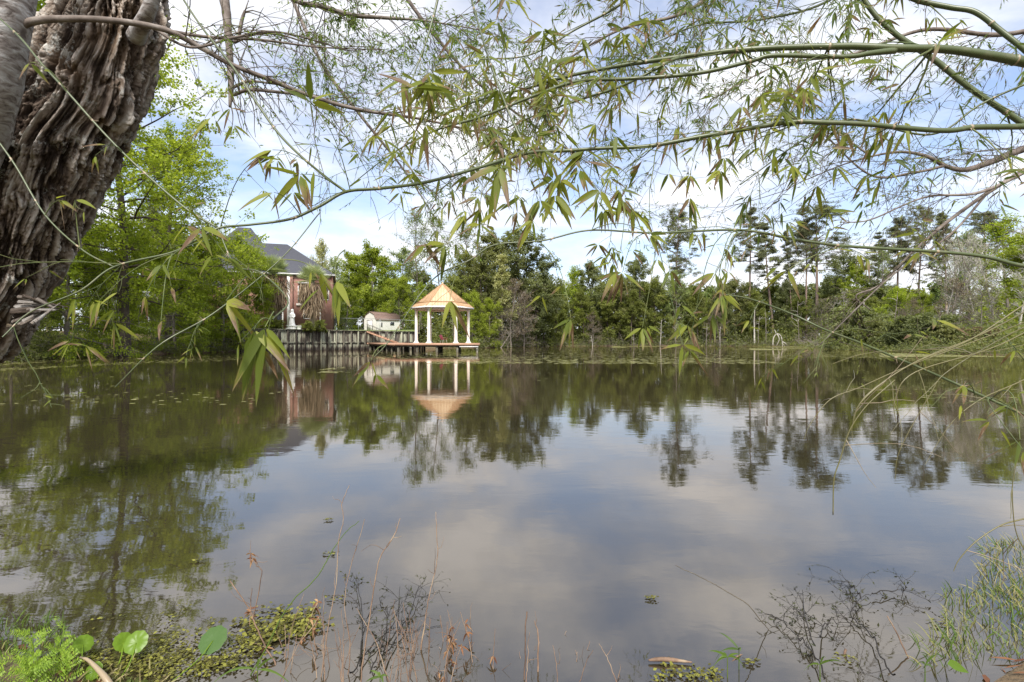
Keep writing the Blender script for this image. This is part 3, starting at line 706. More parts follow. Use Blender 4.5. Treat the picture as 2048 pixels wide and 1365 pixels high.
window(house, Lx(648), Lx(657), Z(600, HD), Z(575, HD), 0, False)
window(house, Lx(530), Lx(541), Z(600, HD), Z(570, HD), 0, False)
t = MB(); t.box((Lx(545), -.02, hzb), (Lx(564), .1, Z(614, HD))); d_ = t.obj('door', M['glass_dark'], house)
t = MB(); t.box((Lx(545)-.14, -.08, hzb), (Lx(545), .0, Z(612, HD))); t.box((Lx(564), -.08, hzb), (Lx(564)+.2, .0, Z(612, HD))); t.box((Lx(545), -.08, Z(614, HD)), (Lx(564), .0, Z(612, HD))); t.obj('frame', M['white_paint'], d_)
t = MB(); t.box((Lx(596), -.5, Z(570, HD)), (Lx(625), -.003, Z(567, HD))); t.obj('trim_band', M['white_paint'], house)
# left wing / garage seen through the trees
WD = 70.0
wing = thing('brick_outbuilding', 'low brick outbuilding with white porch awning, half hidden by bright trees', 'outbuilding', (X(352, WD), WD, 0))
wx = X(430, WD)-X(352, WD); zt = Z(573, WD); zw = Z(622, WD)
t = MB(); t.box((0, 0, 2.2), (wx, 6, zt)); t.obj('wall', M['brick'], wing)
t = MB(); hip(t, 0, wx, 0, 6, zt, zt+1.6, .4); t.obj('roof', M['roof_slate'], wing)
t = MB(); x0 = X(298, WD)-X(352, WD)
t.add([(x0, -2.4, Z(594, WD)), (.1, -2.4, Z(596, WD)), (.1, .5, Z(566, WD)), (x0, .5, Z(570, WD))], [(0, 1, 2, 3)])
t.add([(x0, -2.4, Z(598, WD)), (.1, -2.4, Z(600, WD)), (.1, -2.4, Z(596, WD)), (x0, -2.4, Z(594, WD))], [(0, 1, 2, 3)]); t.obj('awning', M['awning'], wing)
for px in (300, 350):
    t = MB(); x = X(px, WD)-X(352, WD); t.box((x-.08, -2.3, 2), (x+.08, -2.15, Z(598, WD))); t.obj('porch_post', M['white_paint'], wing)
t = MB(); t.box((X(413, WD)-X(352, WD), -.15, 2.2), (X(417, WD)-X(352, WD), -.003, zt)); t.obj('corner_trim', M['white_paint'], wing)
t = MB(); t.box((x0, -2.6, Z(622.5, WD)), (wx, -2.4, Z(619.5, WD))); t.obj('porch_rail', M['white_paint'], wing)
window(wing, X(385, WD)-X(352, WD), X(402, WD)-X(352, WD), Z(612, WD), Z(590, WD), 0, False)

# kayaks on the bank
ky = thing('kayak', 'blue and white kayak lying on the bank before the outbuilding', 'kayak', (X(392, 60), 60, Z(644, 60)), radians(8))
t = MB(); us = np.linspace(-1, 1, 13)
t.tube([(1.9*a, 0, .12*abs(a)**3) for a in us], [.33*max(.04, (1-abs(a)**2.4)) for a in us], 12); o_ = t.obj('hull', M['kayak_blue'], ky, smooth=True); o_.scale = (1, 1, .6)
t = MB(); t.tube([(.45*a, 0, .17) for a in us], [.22*max(.05, (1-abs(a)**3)) for a in us], 10); o_ = t.obj('cockpit_rim', M['white_paint'], ky, smooth=True); o_.scale = (1, 1, .5); o_.location = (0, 0, .10)

# statue
st = thing('statue', 'white robed statue of a standing woman on a stepped pedestal', 'statue', (X(584, 70.5), 70.5, lawn_z(X(584, 70.5), 70.5)-.02))
t = MB(); t.box((-.62, -.62, 0), (.62, .62, .14)); t.box((-.5, -.5, .14), (.5, .5, .42)); t.box((-.58, -.58, .42), (.58, .58, .54)); t.obj('pedestal', M['statue'], st)
t = MB()
fold = lambda a, z: 1+.10*np.sin(a*9+z*1.3)*np.clip((1.5-z)/1.2, 0, 1)+.05*np.sin(a*4-z*2)
t.lathe([(.40, 0), (.38, .12), (.33, .5), (.31, .9), (.31, 1.15), (.34, 1.35), (.36, 1.55), (.30, 1.70), (.15, 1.78), (.10, 1.83), (.12, 1.88), (.165, 1.95), (.175, 2.05), (.16, 2.15), (.10, 2.23), (.01, 2.26)], (0, 0, .54), 36, fn=fold)
t.obj('figure', M['statue'], st, smooth=True)
for s_ in (-1, 1):
    t = MB(); t.tube([(s_*.30, 0, 2.10), (s_*.40, -.08, 1.78), (s_*.30, -.28, 1.60), (s_*.06, -.36, 1.74)], [.10, .10, .09, .05], 10); t.obj('arm', M['statue'], st, smooth=True)
t = MB(); t.lathe([(.27, 1.35), (.25, 1.75), (.21, 2.35), (.205, 2.6), (.16, 2.74), (.03, 2.82)], (0, .06, 0), 24, fn=lambda a, z: np.where(np.sin(a) < -.45, .35, 1)+.04*np.sin(a*8)); t.obj('veil', M['statue'], st, smooth=True)
pk = thing('planter', 'small white stone planter beside the statue', 'planter', (X(598.5, 70.3), 70.3, lawn_z(X(598, 70), 70)-.02))
t = MB(); t.lathe([(.22, 0), (.26, .05), (.24, .12), (.30, .42), (.35, .46), (.35, .52), (.28, .52), (.26, .45)], n=16); t.obj('bowl', M['statue'], pk)
t = MB(); r_ = rs(3); k = 60; d = nrm(np.column_stack([r_.randn(k, 2), np.abs(r_.randn(k))+.4])); t.leaves(np.tile([0, 0, .48], (k, 1)), d, r_.randn(k, 3), .3, .07, r_.rand(k)); t.obj('leaves', M['thatch'], pk)

# chain-link fence
fe = thing('wire_fence', 'grey chain-link fence across the yard beside the shed', 'fence', (X(664, 84), 84, 0))
fpts = [(664, 84), (672, 84), (717, 85), (760, 86.5), (800, 88), (832, 88)]
fw = [np.array([X(a, b), b, 0])-np.array([X(664, 84), 84, 0]) for a, b in fpts]; fw[3:] = [p+np.array([0, 0, .0]) for p in fw[3:]]
ft = [Z(y, b) for (a, b), y in zip(fpts, (636.5, 636.5, 637.5, 638.5, 640, 642))]
t = MB()
for a, b, za, zb_ in zip(fw[:-1], fw[1:], ft[:-1], ft[1:]):
    t.tube([a+[0, 0, za], b+[0, 0, zb_]], .035, 5)
t.obj('top_rail', M['fence_wire'], fe)
for a, za in zip(fw, ft): t = MB(); t.tube([a+[0, 0, 2.4], a+[0, 0, za]], .045, 6); t.obj('post', M['fence_wire'], fe)
t = MB()
for a, b, za, zb_ in zip(fw[:-1], fw[1:], ft[:-1], ft[1:]):
    L = np.linalg.norm(b-a); n = max(2, int(L/.35))
    for k in range(n+6):
        for s_ in (-1, 1):
            f0 = k/n; f1 = f0-s_*0+s_*(-2.0/L)
            if not (0 <= f0 <= 1 and 0 <= f1 <= 1): continue
            t.tube([a+(b-a)*f0+[0, 0, za], a+(b-a)*f1+[0, 0, 2.75]], .009, 3, cap=False)
t.obj('mesh', M['fence_wire'], fe)

# ------------------------------------------------------------------ trees
def wander(r, p, d, L, n, wob, up=0.0):
    pts = [np.array(p, float)]; d = nrm(d)
    for k in range(n):
        d = nrm(d+r.randn(3)*wob+np.array([0, 0, up])); pts.append(pts[-1]+d*L/n)
    return np.array(pts), d
def at_len(pts, f):
    x = f*(len(pts)-1); i = min(int(x), len(pts)-2); return pts[i]+(pts[i+1]-pts[i])*(x-i)
def make_tree(seed, kind):
    """unit tree: returns (wood arrays, crown arrays); base at 0, built at its real height p['H']"""
    K = dict(H=14, r=.22, base=.22, cr=4.5, shape='round', limbs=26, sub=6, sublen=.42, elev=(.1, 1.1), wob=.18, cl=80, cs=.75, L=.26, W=.15, flat=.75, twigs=0, trunk_wob=.03, lean=0, side=8, stems=1, droop=0)
    K.update(kind); r = rs(seed); w, c = MB(), MB(); Hh = K['H']
    tips = []
    for st_ in range(K['stems']):
        lean = np.array([K['lean'], 0, 1.0]) if K['stems'] == 1 else np.array([r.randn()*.35, r.randn()*.35, 1.0])
        tr, _ = wander(r, (0, 0, -.4), lean, Hh*(.98 if K['stems'] == 1 else r.uniform(.6, .95)), 12, K['trunk_wob'], .05)
        rad = K['r']*(1-np.linspace(0, 1, 13)*.93)**.8; rad[0] *= 1.45; rad[1] *= 1.05
        if K['stems'] > 1: rad = rad*.6
        w.tube(tr, rad, K['side'], rnd=r.rand())
        nl = K['limbs']//K['stems']
        for i in range(nl):
            f = K['base']+(1-K['base'])*((i+r.rand())/nl)**.9*.97
            p = at_len(tr, f); t = (f-K['base'])/(1-K['base'])
            prof = {'round': (np.sqrt(max(0, 1-(2*t-.85)**2*.72)) if t > .0 else .6), 'cone': 1.05-t*.95, 'flat': .55+.45*sin(pi*min(1, t*1.1)), 'vase': .35+.65*t**.7, 'col': .7+.3*sin(pi*t)}[K['shape']]
            az = i*2.4+r.randn()*.5; el = K['elev'][0]+(K['elev'][1]-K['elev'][0])*t+r.randn()*.15
            L = K['cr']*prof*r.uniform(.6, 1.12)
            d = np.array([cos(az)*cos(el), sin(az)*cos(el), sin(el)])
            lb, de = wander(r, p, d, L, 5, K['wob'], -K['droop'])
            w.tube(lb, np.linspace(max(.016, K['r']*.34*(1-t*.6)), .012, 6), 5, rnd=r.rand(), cap=False)
            tips.append((lb[-1], 1.0, de))
            for k in range(K['sub']):
                g = .3+.7*(k+r.rand())/K['sub']; q = at_len(lb, g)
                sd = nrm(d+r.randn(3)*.75+np.array([0, 0, .15-K['droop']]))
                sb, se = wander(r, q, sd, L*K['sublen']*r.uniform(.5, 1.1), 3, .25, .05-K['droop'])
                w.tube(sb, np.linspace(.028 if K['twigs'] else .02, .008, 4), 3, rnd=r.rand(), cap=False)
                tips.append((sb[-1], .85, se)); tips.append((sb[1], .6, se))
                for m in range(K['twigs']):
                    tb, _ = wander(r, at_len(sb, r.rand()), nrm(se+r.randn(3)*.7+np.array([0, 0, .2])), L*.3*r.uniform(.5, 1.2), 3, .3, .05)
                    w.tube(tb, np.linspace(.016, .006, 4), 3, rnd=r.rand(), cap=False)
    if K['cl']:
        P_ = np.array([t[0] for t in tips]); S = np.array([t[1] for t in tips]); D_ = np.array([t[2] for t in tips])
        n = np.maximum(1, (K['cl']*S*r.uniform(.35, 1.5, len(S))).astype(int)); idx = np.repeat(np.arange(len(S)), n); k = len(idx)
        off = nrm(r.randn(k, 3))*(r.rand(k, 1)**.45)*K['cs']*S[idx][:, None]*r.uniform(.7, 1.3, len(S))[idx][:, None]; off[:, 2] *= K['flat']
        pos = P_[idx]+off
        d = nrm(off*.8+r.randn(k, 3)*.6*K['cs']+D_[idx]*.3+np.array([0, 0, -.25-K['droop']*3])*K['cs'])
        nn = nrm(r.randn(k, 3)*.7+np.array([0, 0, 1.0]))
        base = r.rand(len(S)); rv = np.clip(.5+(base[idx]-.5)*.5+r.randn(k)*.17+off[:, 2]/K['cs']*.1, 0, 1)
        c.leaves(pos-d*K['L']*.5, d, nn, K['L']*r.uniform(.6, 1.3, k), K['W']*r.uniform(.7, 1.3, k), rv)
    return w, c, Hh
KIND = {
    'round':   (dict(H=15, cr=4.8, limbs=30, sub=6, cl=62, cs=.85, L=.30, W=.19), 'leaf_bright', 'bark_grey'),
    'fluffy':  (dict(H=13, cr=5.0, base=.08, limbs=34, sub=6, cl=60, cs=.85, L=.26, W=.15, elev=(-.1, 1.1)), 'leaf_bright', 'bark_grey'),
    'mid':     (dict(H=15, cr=4.6, base=.12, limbs=32, sub=6, cl=52, cs=.85, L=.32, W=.2), 'leaf_mid', 'bark_dark'),
    'pale':    (dict(H=15, cr=4.2, base=.15, limbs=34, sub=7, cl=24, cs=.75, L=.26, W=.15, shape='round', twigs=1), 'leaf_pale', 'bark_grey'),
    'cream':   (dict(H=14, cr=3.2, base=.2, limbs=30, sub=6, cl=34, cs=.6, L=.24, W=.14, shape='cone', twigs=1), 'leaf_cream', 'bark_grey'),
    'dark':    (dict(H=16, cr=4.6, base=.12, limbs=34, sub=6, cl=58, cs=.8, L=.30, W=.17, shape='round', elev=(.0, 1.0), wob=.25), 'leaf_dark', 'bark_dark'),
    'oak':     (dict(H=15, cr=5.6, base=.25, limbs=26, sub=8, cl=40, cs=.75, L=.30, W=.18, elev=(.2, 1.0), wob=.3), 'leaf_olive', 'bark_dark'),
    'tallthin': (dict(H=22, cr=4.4, base=.35, limbs=30, sub=7, cl=11, cs=.8, L=.26, W=.15, elev=(.5, 1.2), twigs=1, r=.2), 'leaf_pale', 'bark_grey'),
    'pine':    (dict(H=30, r=.34, cr=4.6, base=.60, limbs=26, sub=7, cl=66, cs=.85, L=.42, W=.10, flat=.42, shape='flat', elev=(-.05, .8), wob=.28, trunk_wob=.018), 'needle', 'bark_pine'),
    'pine2':   (dict(H=30, r=.30, cr=4.0, base=.48, limbs=30, sub=6, cl=54, cs=.8, L=.42, W=.10, flat=.4, shape='cone', elev=(-.1, .8), wob=.3, trunk_wob=.02), 'needle', 'bark_pine'),
    'pine3':   (dict(H=30, r=.40, cr=7.2, base=.55, limbs=30, sub=9, cl=58, cs=.95, L=.42, W=.11, flat=.4, shape='round', elev=(.0, .9), wob=.32, trunk_wob=.02), 'needle', 'bark_pine'),
    'bare':    (dict(H=14, r=.16, cr=3.6, base=.25, limbs=26, sub=8, cl=3, cs=.5, L=.16, W=.1, shape='vase', elev=(.7, 1.2), twigs=4, wob=.2, trunk_wob=.06), 'leaf_pale', 'bark_white'),
    'bareveil': (dict(H=12, r=.14, cr=3.8, base=.1, limbs=36, sub=8, cl=7, cs=.6, L=.2, W=.12, shape='round', elev=(.1, 1.1), twigs=4, wob=.25, trunk_wob=.07), 'leaf_rust', 'bark_grey'),
    'leaning': (dict(H=8, r=.17, cr=2.6, base=.3, limbs=14, sub=6, cl=2, cs=.4, L=.14, W=.09, shape='vase', elev=(-.2, .8), twigs=4, wob=.3, lean=.7, trunk_wob=.05), 'leaf_pale', 'bark_grey'),
    'willow':  (dict(H=11, cr=5.0, base=.1, limbs=44, sub=9, cl=54, cs=.62, L=.19, W=.085, elev=(-.2, 1.0), droop=.06), 'leaf_bright', 'bark_grey'),
    'shrub':   (dict(H=3.2, r=.07, cr=1.9, base=.05, limbs=30, sub=5, cl=60, cs=.42, L=.17, W=.10, stems=3, elev=(-.1, 1.0)), 'leaf_olive', 'bark_dark'),
    'brush':   (dict(H=3.0, r=.05, cr=2.2, base=.05, limbs=33, sub=6, cl=9, cs=.4, L=.16, W=.10, stems=3, elev=(-.1, 1.0), twigs=3), 'leaf_rust', 'bark_grey'),
    'sweetgum': (dict(H=23, r=.33, cr=7.4, base=.18, limbs=44, sub=10, sublen=.4, cl=52, cs=.70, L=.18, W=.17, elev=(-.05, 1.15), wob=.2), 'leaf_yellow', 'bark_dark'),
}
PROTO = {}
def proto(kind, var):
    if (kind, var) not in PROTO:
        k, leaf, bark = KIND[kind]; w_, c_, Hh = make_tree(hash_(kind)+var*17, k)
        PROTO[(kind, var)] = (w_.mesh('trunk', M[bark], True), c_.mesh('crown', M[leaf]) if c_.v else None, Hh, w_, c_)
    return PROTO[(kind, var)]
def hash_(s): return sum((i+1)*ord(ch) for i, ch in enumerate(s)) % 9973
VN = {}
def tree(kind, px, D, topy, label, name='tree', cat='tree', group=None, rz=None, wid=1.0, leaf=None, nvar=2, rx=0):
    VN[kind] = VN.get(kind, -1)+1
    me_w, me_c, Hh, _, _ = proto(kind, VN[kind] % nvar)
    x = X(px, D); z = g1(x, D)
    if -60 < x < -10 and D > 74 and D < 112 and x < -16: z = max(z, 2.7)
    z = max(z, -.2); s = (Z(topy, D)-z)/Hh
    o = thing(name, label, cat, (x, D, z-.05), rz if rz is not None else (px*.37+D) % 6.28, group)
    o.scale = (s*wid, s*wid, s); o.rotation_euler[0] = rx
    a = bpy.data.objects.new('trunk', me_w); C.objects.link(a); a.parent = o
    if me_c:
        b = bpy.data.objects.new('crown', me_c); C.objects.link(b); b.parent = o
        if leaf:
            b.material_slots[0].link = 'OBJECT'; b.material_slots[0].material = M[leaf]
    return o

FS = 'trees along the far shore'; YS = 'trees behind the yard and gazebo'; LB = 'trees on the left bank'; RB = 'trees on the right bank'; PN = 'tall pines above the woods'
TREES = [
 # left bank
 ('sweetgum', 250, 40, 60, 'tall yellow-green tree with star-shaped leaves and dark trunk behind the gnarled trunk', LB, {}),
 ('sweetgum', 335, 53, 290, 'second yellow-green star-leaved tree, lower and right of the tall one', LB, {'wid': 1.1}),
 ('sweetgum', -60, 30, -160, 'spreading yellow-green tree partly showing left of the gnarled trunk', LB, {}),
 ('willow', 130, 37, 440, 'bright fine-leaved tree drooping to the water below the gnarled trunk', LB, {'leaf': 'leaf_yellow'}),
 ('willow', 232, 42, 470, 'bright green drooping tree beside the bare red-brown bank', LB, {'wid': .8}),
 ('willow', 20, 33, 540, 'low green drooping tree at the left edge under the gnarled trunk', LB, {'leaf': 'leaf_mid'}),
 ('dark', 305, 58, 400, 'dark narrow evergreen left of the outbuilding awning', LB, {'wid': .55}),
 ('willow', 445, 60, 478, 'dense bright yellow-green tree in front of the tall slate roof', LB, {'leaf': 'leaf_yellow', 'wid': .92}),
 ('willow', 398, 59, 497, 'bright green tree hiding the right end of the brick outbuilding', LB, {'wid': .8}),
 ('willow', 350, 52, 520, 'bright green tree with hanging foliage before the brick outbuilding', LB, {'leaf': 'leaf_yellow', 'wid': .9}),
 ('fluffy', 484, 65.5, 505, 'small light green tree between the dense bright tree and the left palm', LB, {'wid': .85, 'leaf': 'leaf_yellow'}),
 ('fluffy', 512, 67.2, 565, 'low light green tree at the foot of the left palm', LB, {'wid': .8, 'leaf': 'leaf_yellow'}),
 ('pale', 668, 92, 520, 'pale green tree just right of the brick house wall', YS, {'wid': .7}),
 ('willow', 380, 57, 580, 'low bright bush-like tree over the bank below the outbuilding', LB, {'wid': 1.2}),
 ('leaning', 285, 46, 585, 'bare grey tree leaning right over the bank', LB, {'rz': 0.0}),
 ('leaning', 255, 47, 560, 'bare grey twiggy tree leaning left beside the red-brown bank', LB, {'rz': 2.6}),
 ('mid', 345, 62, 500, 'mid green tree half covering the brick outbuilding', LB, {'wid': .5}),
 ('pale', 635, 108, 488, 'pale tree showing above the right slope of the house roof', YS, {'wid': .8, 'leaf': 'leaf_cream'}),
 # behind yard/gazebo
 ('round', 705, 103, 515, 'bright green tree right of the brick house', YS, {}),
 ('round', 748, 99, 497, 'tall bright green tree above the garden shed', YS, {}),
 ('fluffy', 690, 96, 585, 'low bright green tree behind the wire fence gate', YS, {}),
 ('fluffy', 800, 97, 560, 'bright rounded tree between the shed and the gazebo', YS, {}),
 ('pale', 805, 108, 500, 'pale green tree behind the space between shed and gazebo', YS, {}),
 ('tallthin', 845, 104, 425, 'tall sparse spring tree left above the gazebo roof', YS, {}),
 ('tallthin', 890, 106, 432, 'tall sparse spring tree directly above the gazebo peak', YS, {}),
 ('pale', 838, 95, 570, 'pale yellow-green tree behind the left eave of the gazebo', YS, {'leaf': 'leaf_yellow'}),
 ('round', 905, 97, 560, 'green tree seen between the gazebo columns', YS, {'wid': .9, 'leaf': 'leaf_mid'}),
 ('pale', 925, 103, 505, 'pale olive tree right above the gazebo roof', YS, {'leaf': 'leaf_mid'}),
 ('tallthin', 950, 108, 450, 'tall leafy tree left of the dark evergreens', YS, {'leaf': 'leaf_mid'}),
 ('oak', 968, 104, 520, 'olive tree rising right of the gazebo', YS, {}),
 ('fluffy', 978, 97, 605, 'low bright green tree overhanging the water right of the pier', YS, {'wid': .9}),
 ('fluffy', 945, 94, 590, 'low green tree behind the right-hand gazebo column', YS, {'wid': .8}),
 ('cream', 1003, 102, 500, 'cream-yellow blossoming tree in front of the dark evergreens', YS, {}),
 ('bareveil', 1022, 101, 560, 'grey leafless tree right of the cream-yellow tree', YS, {}),
 ('bareveil', 1048, 108, 590, 'reddish twiggy tree leaning over the water past the cream tree', YS, {}),
 ('leaning', 998, 95, 640, 'pale bare trunk leaning right out of the bank right of the pier', YS, {'rz': 0.2}),
 ('dark', 1000, 116, 470, 'dark evergreen behind the cream-yellow tree', YS, {'leaf': 'leaf_olive'}),
 ('oak', 1035, 116, 478, 'dark spreading tree above the leafless grey tree', YS, {'leaf': 'leaf_dark'}),
 ('dark', 1072, 120, 505, 'dark evergreen sloping down to the open water gap', YS, {}),
 ('mid', 1088, 124, 560, 'mid green tree where the woods step down', YS, {}),
 # far shore
 ('mid', 1112, 131, 575, 'low grey-green tree at the left end of the far woods', FS, {}),
 ('pale', 1140, 134, 542, 'light yellow-green tree rising from the far woods', FS, {'leaf': 'leaf_yellow'}),
 ('dark', 1185, 136, 527, 'dark pointed evergreen right of the light yellow-green tree', FS, {}),
 ('mid', 1168, 131, 590, 'green tree filling in below the dark pointed evergreen', FS, {}),
 ('mid', 1215, 132, 575, 'grey-green tree in the middle of the far woods', FS, {}),
 ('oak', 1240, 134, 560, 'olive spreading tree left of the second dark evergreen', FS, {}),
 ('dark', 1276, 137, 516, 'second dark evergreen standing just left of the branching pine', FS, {'wid': .85}),
 ('mid', 1262, 131, 590, 'rounded green tree at the shore below the second dark evergreen', FS, {}),
 ('pine3', 1345, 138, 432, 'broad branching pine alone against the sky at mid picture', PN, {'wid': .85}),
 ('mid', 1310, 132, 570, 'grey-green tree under the broad branching pine', FS, {}),
 ('pale', 1352, 134, 545, 'pale tree under the right limbs of the broad pine', FS, {}),
 ('mid', 1395, 133, 580, 'bushy green tree right of the broad branching pine', FS, {}),
 ('oak', 1432, 133, 585, 'olive tree low on the far shore', FS, {}),
 ('oak', 1470, 134, 568, 'olive tree just left of the slender pine', FS, {}),
 ('mid', 1452, 131, 620, 'dark green bushy tree at the far waterline', FS, {'leaf': 'leaf_dark'}),
 ('pine', 1497, 135, 418, 'slender pine with a compact top and long bare trunk', PN, {'wid': .9}),
 ('mid', 1510, 131, 590, 'green tree at the foot of the slender pine', FS, {}),
 ('pine2', 1548, 136, 436, 'pine with a ragged narrow crown right of the slender pine', PN, {'wid': 1.15}),
 ('dark', 1572, 134, 560, 'dark tree below the ragged pine', FS, {'wid': .8}),
 ('pine2', 1586, 134, 450, 'thin pine between the ragged pine and the largest pine', PN, {'wid': .7}),
 ('pine3', 1632, 131, 410, 'largest and densest pine crown above the woods', PN, {'wid': 1.0}),
 ('pine', 1612, 133, 440, 'pine tucked against the left side of the largest pine', PN, {'wid': .9}),
 ('mid', 1605, 129, 600, 'green tree at the foot of the largest pine', FS, {}),
 ('pale', 1655, 127, 590, 'lighter green tree right below the largest pine', FS, {'leaf': 'leaf_mid'}),
 ('oak', 1690, 124, 525, 'dark-leaved tree right of the largest pine', FS, {'leaf': 'leaf_dark'}),
 ('round', 1712, 118, 540, 'fresh green tree right of the dark-leaved tree', FS, {'leaf': 'leaf_bright', 'wid': .8}),
 ('bareveil', 1188, 128.5, 625, 'pale twiggy tree at the waterline left of mid picture', FS, {}),
 ('bareveil', 1428, 129, 615, 'pale twiggy tree at the waterline between the broad and the slender pine', FS, {}),
 ('bareveil', 1640, 121, 600, 'pale twiggy tree at the waterline below the largest pine', FS, {'leaf': 'leaf_mid'}),
 ('bare', 1690, 112, 585, 'pale leafless tree left of the dark rounded waterline shrub', FS, {}),
 # right
 ('pine2', 1748, 116, 455, 'pine with a thin flat-topped crown left of the twin grey trunks', PN, {}),
 ('pine', 1792, 112, 440, 'pine rising from the bright green trees', PN, {'wid': 1.1}),
 ('pine3', 1836, 108, 425, 'wide pine with several loose tiers right of the bright trees', PN, {'wid': .75}),
 ('pine2', 1893, 100, 405, 'pine with leafy shoots and a straight reddish trunk', PN, {}),
 ('pine', 1975, 96, 415, 'pine above the white leafless trees', PN, {'wid': 1.1}),
 ('tallthin', 1770, 108, 500, 'sparse spring tree among the right-hand pines', RB, {}),
 ('fluffy', 1790, 84, 585, 'bright yellow-green tree low on the right bank', RB, {'leaf': 'leaf_yellow'}),
 ('fluffy', 1845, 78, 592, 'wide bright green tree right of the yellow-green one', RB, {}),
 ('round', 1745, 92, 600, 'green tree behind the dark shrubs on the right bank', RB, {'leaf': 'leaf_mid'}),
 ('bareveil', 1820, 72, 600, 'grey twiggy tree in front of the bright right-bank trees', RB, {}),
 ('bare', 1885, 70, 492, 'white-trunked leafless tree, first of the pale stand', RB, {}),
 ('bare', 1918, 66, 500, 'white-trunked leafless tree, second of the pale stand', RB, {}),
 ('bare', 1955, 72, 478, 'white-trunked leafless tree, third of the pale stand', RB, {}),
 ('bare', 1992, 62, 488, 'white-trunked leafless tree, fourth of the pale stand', RB, {}),
 ('bare', 2035, 58, 470, 'white-trunked leafless tree at the right edge of the picture', RB, {}),
 ('bareveil', 1900, 64, 560, 'brownish twiggy tree under the first pale trunks', RB, {}),
 ('bareveil', 1960, 58, 565, 'brownish twiggy tree under the third pale trunk', RB, {'leaf': 'leaf_olive'}),
 ('pale', 1940, 86, 470, 'yellow-green tree behind the pale stand', RB, {}),
 ('pale', 2020, 80, 440, 'tall yellow-green tree behind the right edge of the pale stand', RB, {'leaf': 'leaf_yellow'}),
 ('round', 2070, 70, 480, 'bright green tree cut by the right edge of the picture', RB, {'leaf': 'leaf_bright'}),
]
for kind, px, D, ty, lab, grp, kw in TREES:
    nm = {'pine': 'pine_tree', 'pine2': 'pine_tree', 'pine3': 'pine_tree', 'bare': 'bare_tree', 'bareveil': 'bare_tree', 'leaning': 'bare_tree', 'dark': 'evergreen_tree'}.get(kind, 'tree')
    tree(kind, px, D, ty, lab, nm, 'pine' if nm == 'pine_tree' else 'tree', grp, **kw)
SHR = [(1722, 76, 612, 'dark rounded shrub overhanging the water, leftmost on the right bank', 'leaf_dark'), (1765, 68, 640, 'brownish shrub on the waterline below the bright trees', 'leaf_olive'),
       (1808, 60, 632, 'dark green shrub right of the brownish waterline shrub', 'leaf_dark'), (1860, 56, 628, 'large dark shrub below the white trunks', 'leaf_dark'), (1905, 53, 648, 'low olive shrub on the pale right-hand shore', 'leaf_olive'),
       (1962, 50, 655, 'brown-green shrub near the right edge shoreline', 'leaf_rust')]
for px, D, ty, lab, lf in SHR: tree('shrub', px, D+2.5, ty, lab, 'shrub', 'shrub', 'shrubs on the right bank', wid=1.25, leaf=lf)
for px, D, ty, lab in ((618, 68.4, 642, 'clipped green hedge bush right of the statue'), (640, 69.6, 641, 'clipped green hedge bush below the second palm'), (556, 68.0, 640, 'green bush left of the statue by the dark door'), (540, 66.8, 646, 'greyish low bush at the foot of the first palm')):
    x = X(px, D); o = tree('shrub', px, D, ty, lab, 'hedge_bush', 'bush', 'bushes along the retaining wall', wid=1.0, leaf='leaf_mid')
    zz_ = lawn_z(x, D); hgt = Z(ty, D)-zz_; o.location.z = zz_-.05; s_ = hgt/3.2; o.scale = (s_*1.15, s_*1.15, s_*1.05)

# thin pale trunks standing along the far waterline
FT = [(1185, 2.6, 'short'), (1412, 5.2, ''), (1440, 4.6, ''), (1509, 8.5, ''), (1516, 6.5, ''), (1531, 7.5, ''), (1598, 9.5, ''), (1657, 7.0, ''), (1660, 9.0, ''), (1742, 5.0, ''), (1728, 7.0, ''), (1790, 8.0, ''), (1352, 5.0, ''), (1320, 6.0, ''), (1268, 4.0, '')]
LBT = ['knee-high pale stub trunk at the left of the far shore', 'thin pale trunk on the far shore left of the olive tree', 'thin pale trunk on the far shore under the olive tree', 'broad buff dead trunk below the slender pine', 'thin grey trunk touching the broad buff dead trunk', 'slim pale trunk just right of the broad buff trunk',
       'tall slim pale trunk right of the curved white snag', 'pale trunk below the largest pine', 'forked pale trunk beside the pale trunk below the largest pine', 'short pale trunk left of the dark waterline shrub', 'slender pale trunk behind the leftmost dark shrub', 'slender pale trunk behind the brownish waterline shrub', 'thin pale trunk below the broad branching pine', 'thin grey trunk left below the broad branching pine', 'short grey trunk below the second dark evergreen']
for (px, h, _), lab in zip(FT, LBT):
    D = 126.5 if px < 1580 else (119 if px < 1700 else 82); x = X(px, D); r_ = rs(px)
    o = thing('dead_tree', lab, 'dead tree', (x, D, max(0, g1(x, D))-.1), 0, 'bare trunks along the shore')
    t = MB(); p, _ = wander(r_, (0, 0, -.3), (r_.randn()*.04, 0, 1), h*1.15, 6, .035, .03); t.tube(p, np.linspace(.26 if px in (1509,) else .10, .03, 7), 7, rnd=.7); t.obj('trunk', M['bark_grey' if px % 3 else 'bark_white'], o, True)
    t = MB()
    for k in range(9):
        q = at_len(p, .35+.6*r_.rand()); b, _ = wander(r_, q, (r_.randn(), r_.randn(), .4+r_.rand()), h*.22*r_.uniform(.5, 1.2), 3, .3); t.tube(b, np.linspace(.035, .012, 4), 3, rnd=.7, cap=False)
    t.obj('branches', M['bark_white'], o)
D = 122.0; sn = thing('snag', 'white curved dead snag arching out of the far waterline', 'dead snag', (X(1552, D), D, 0), 0)
t = MB()
for pts in ([(1546, 692), (1548, 676), (1555, 668), (1562, 674), (1566, 686), (1571, 694)], [(1555, 669), (1558, 680), (1553, 694)], [(1562, 675), (1566, 690), (1563, 694)], [(1566, 684), (1573, 688), (1574, 694)], [(1552, 667), (1549, 660)]):
    q = spline([[X(a, D)-X(1552, D), .3*sin(a), Z(b, D)] for a, b in pts], 4); t.tube(q, np.linspace(.14, .06, len(q)), 6)
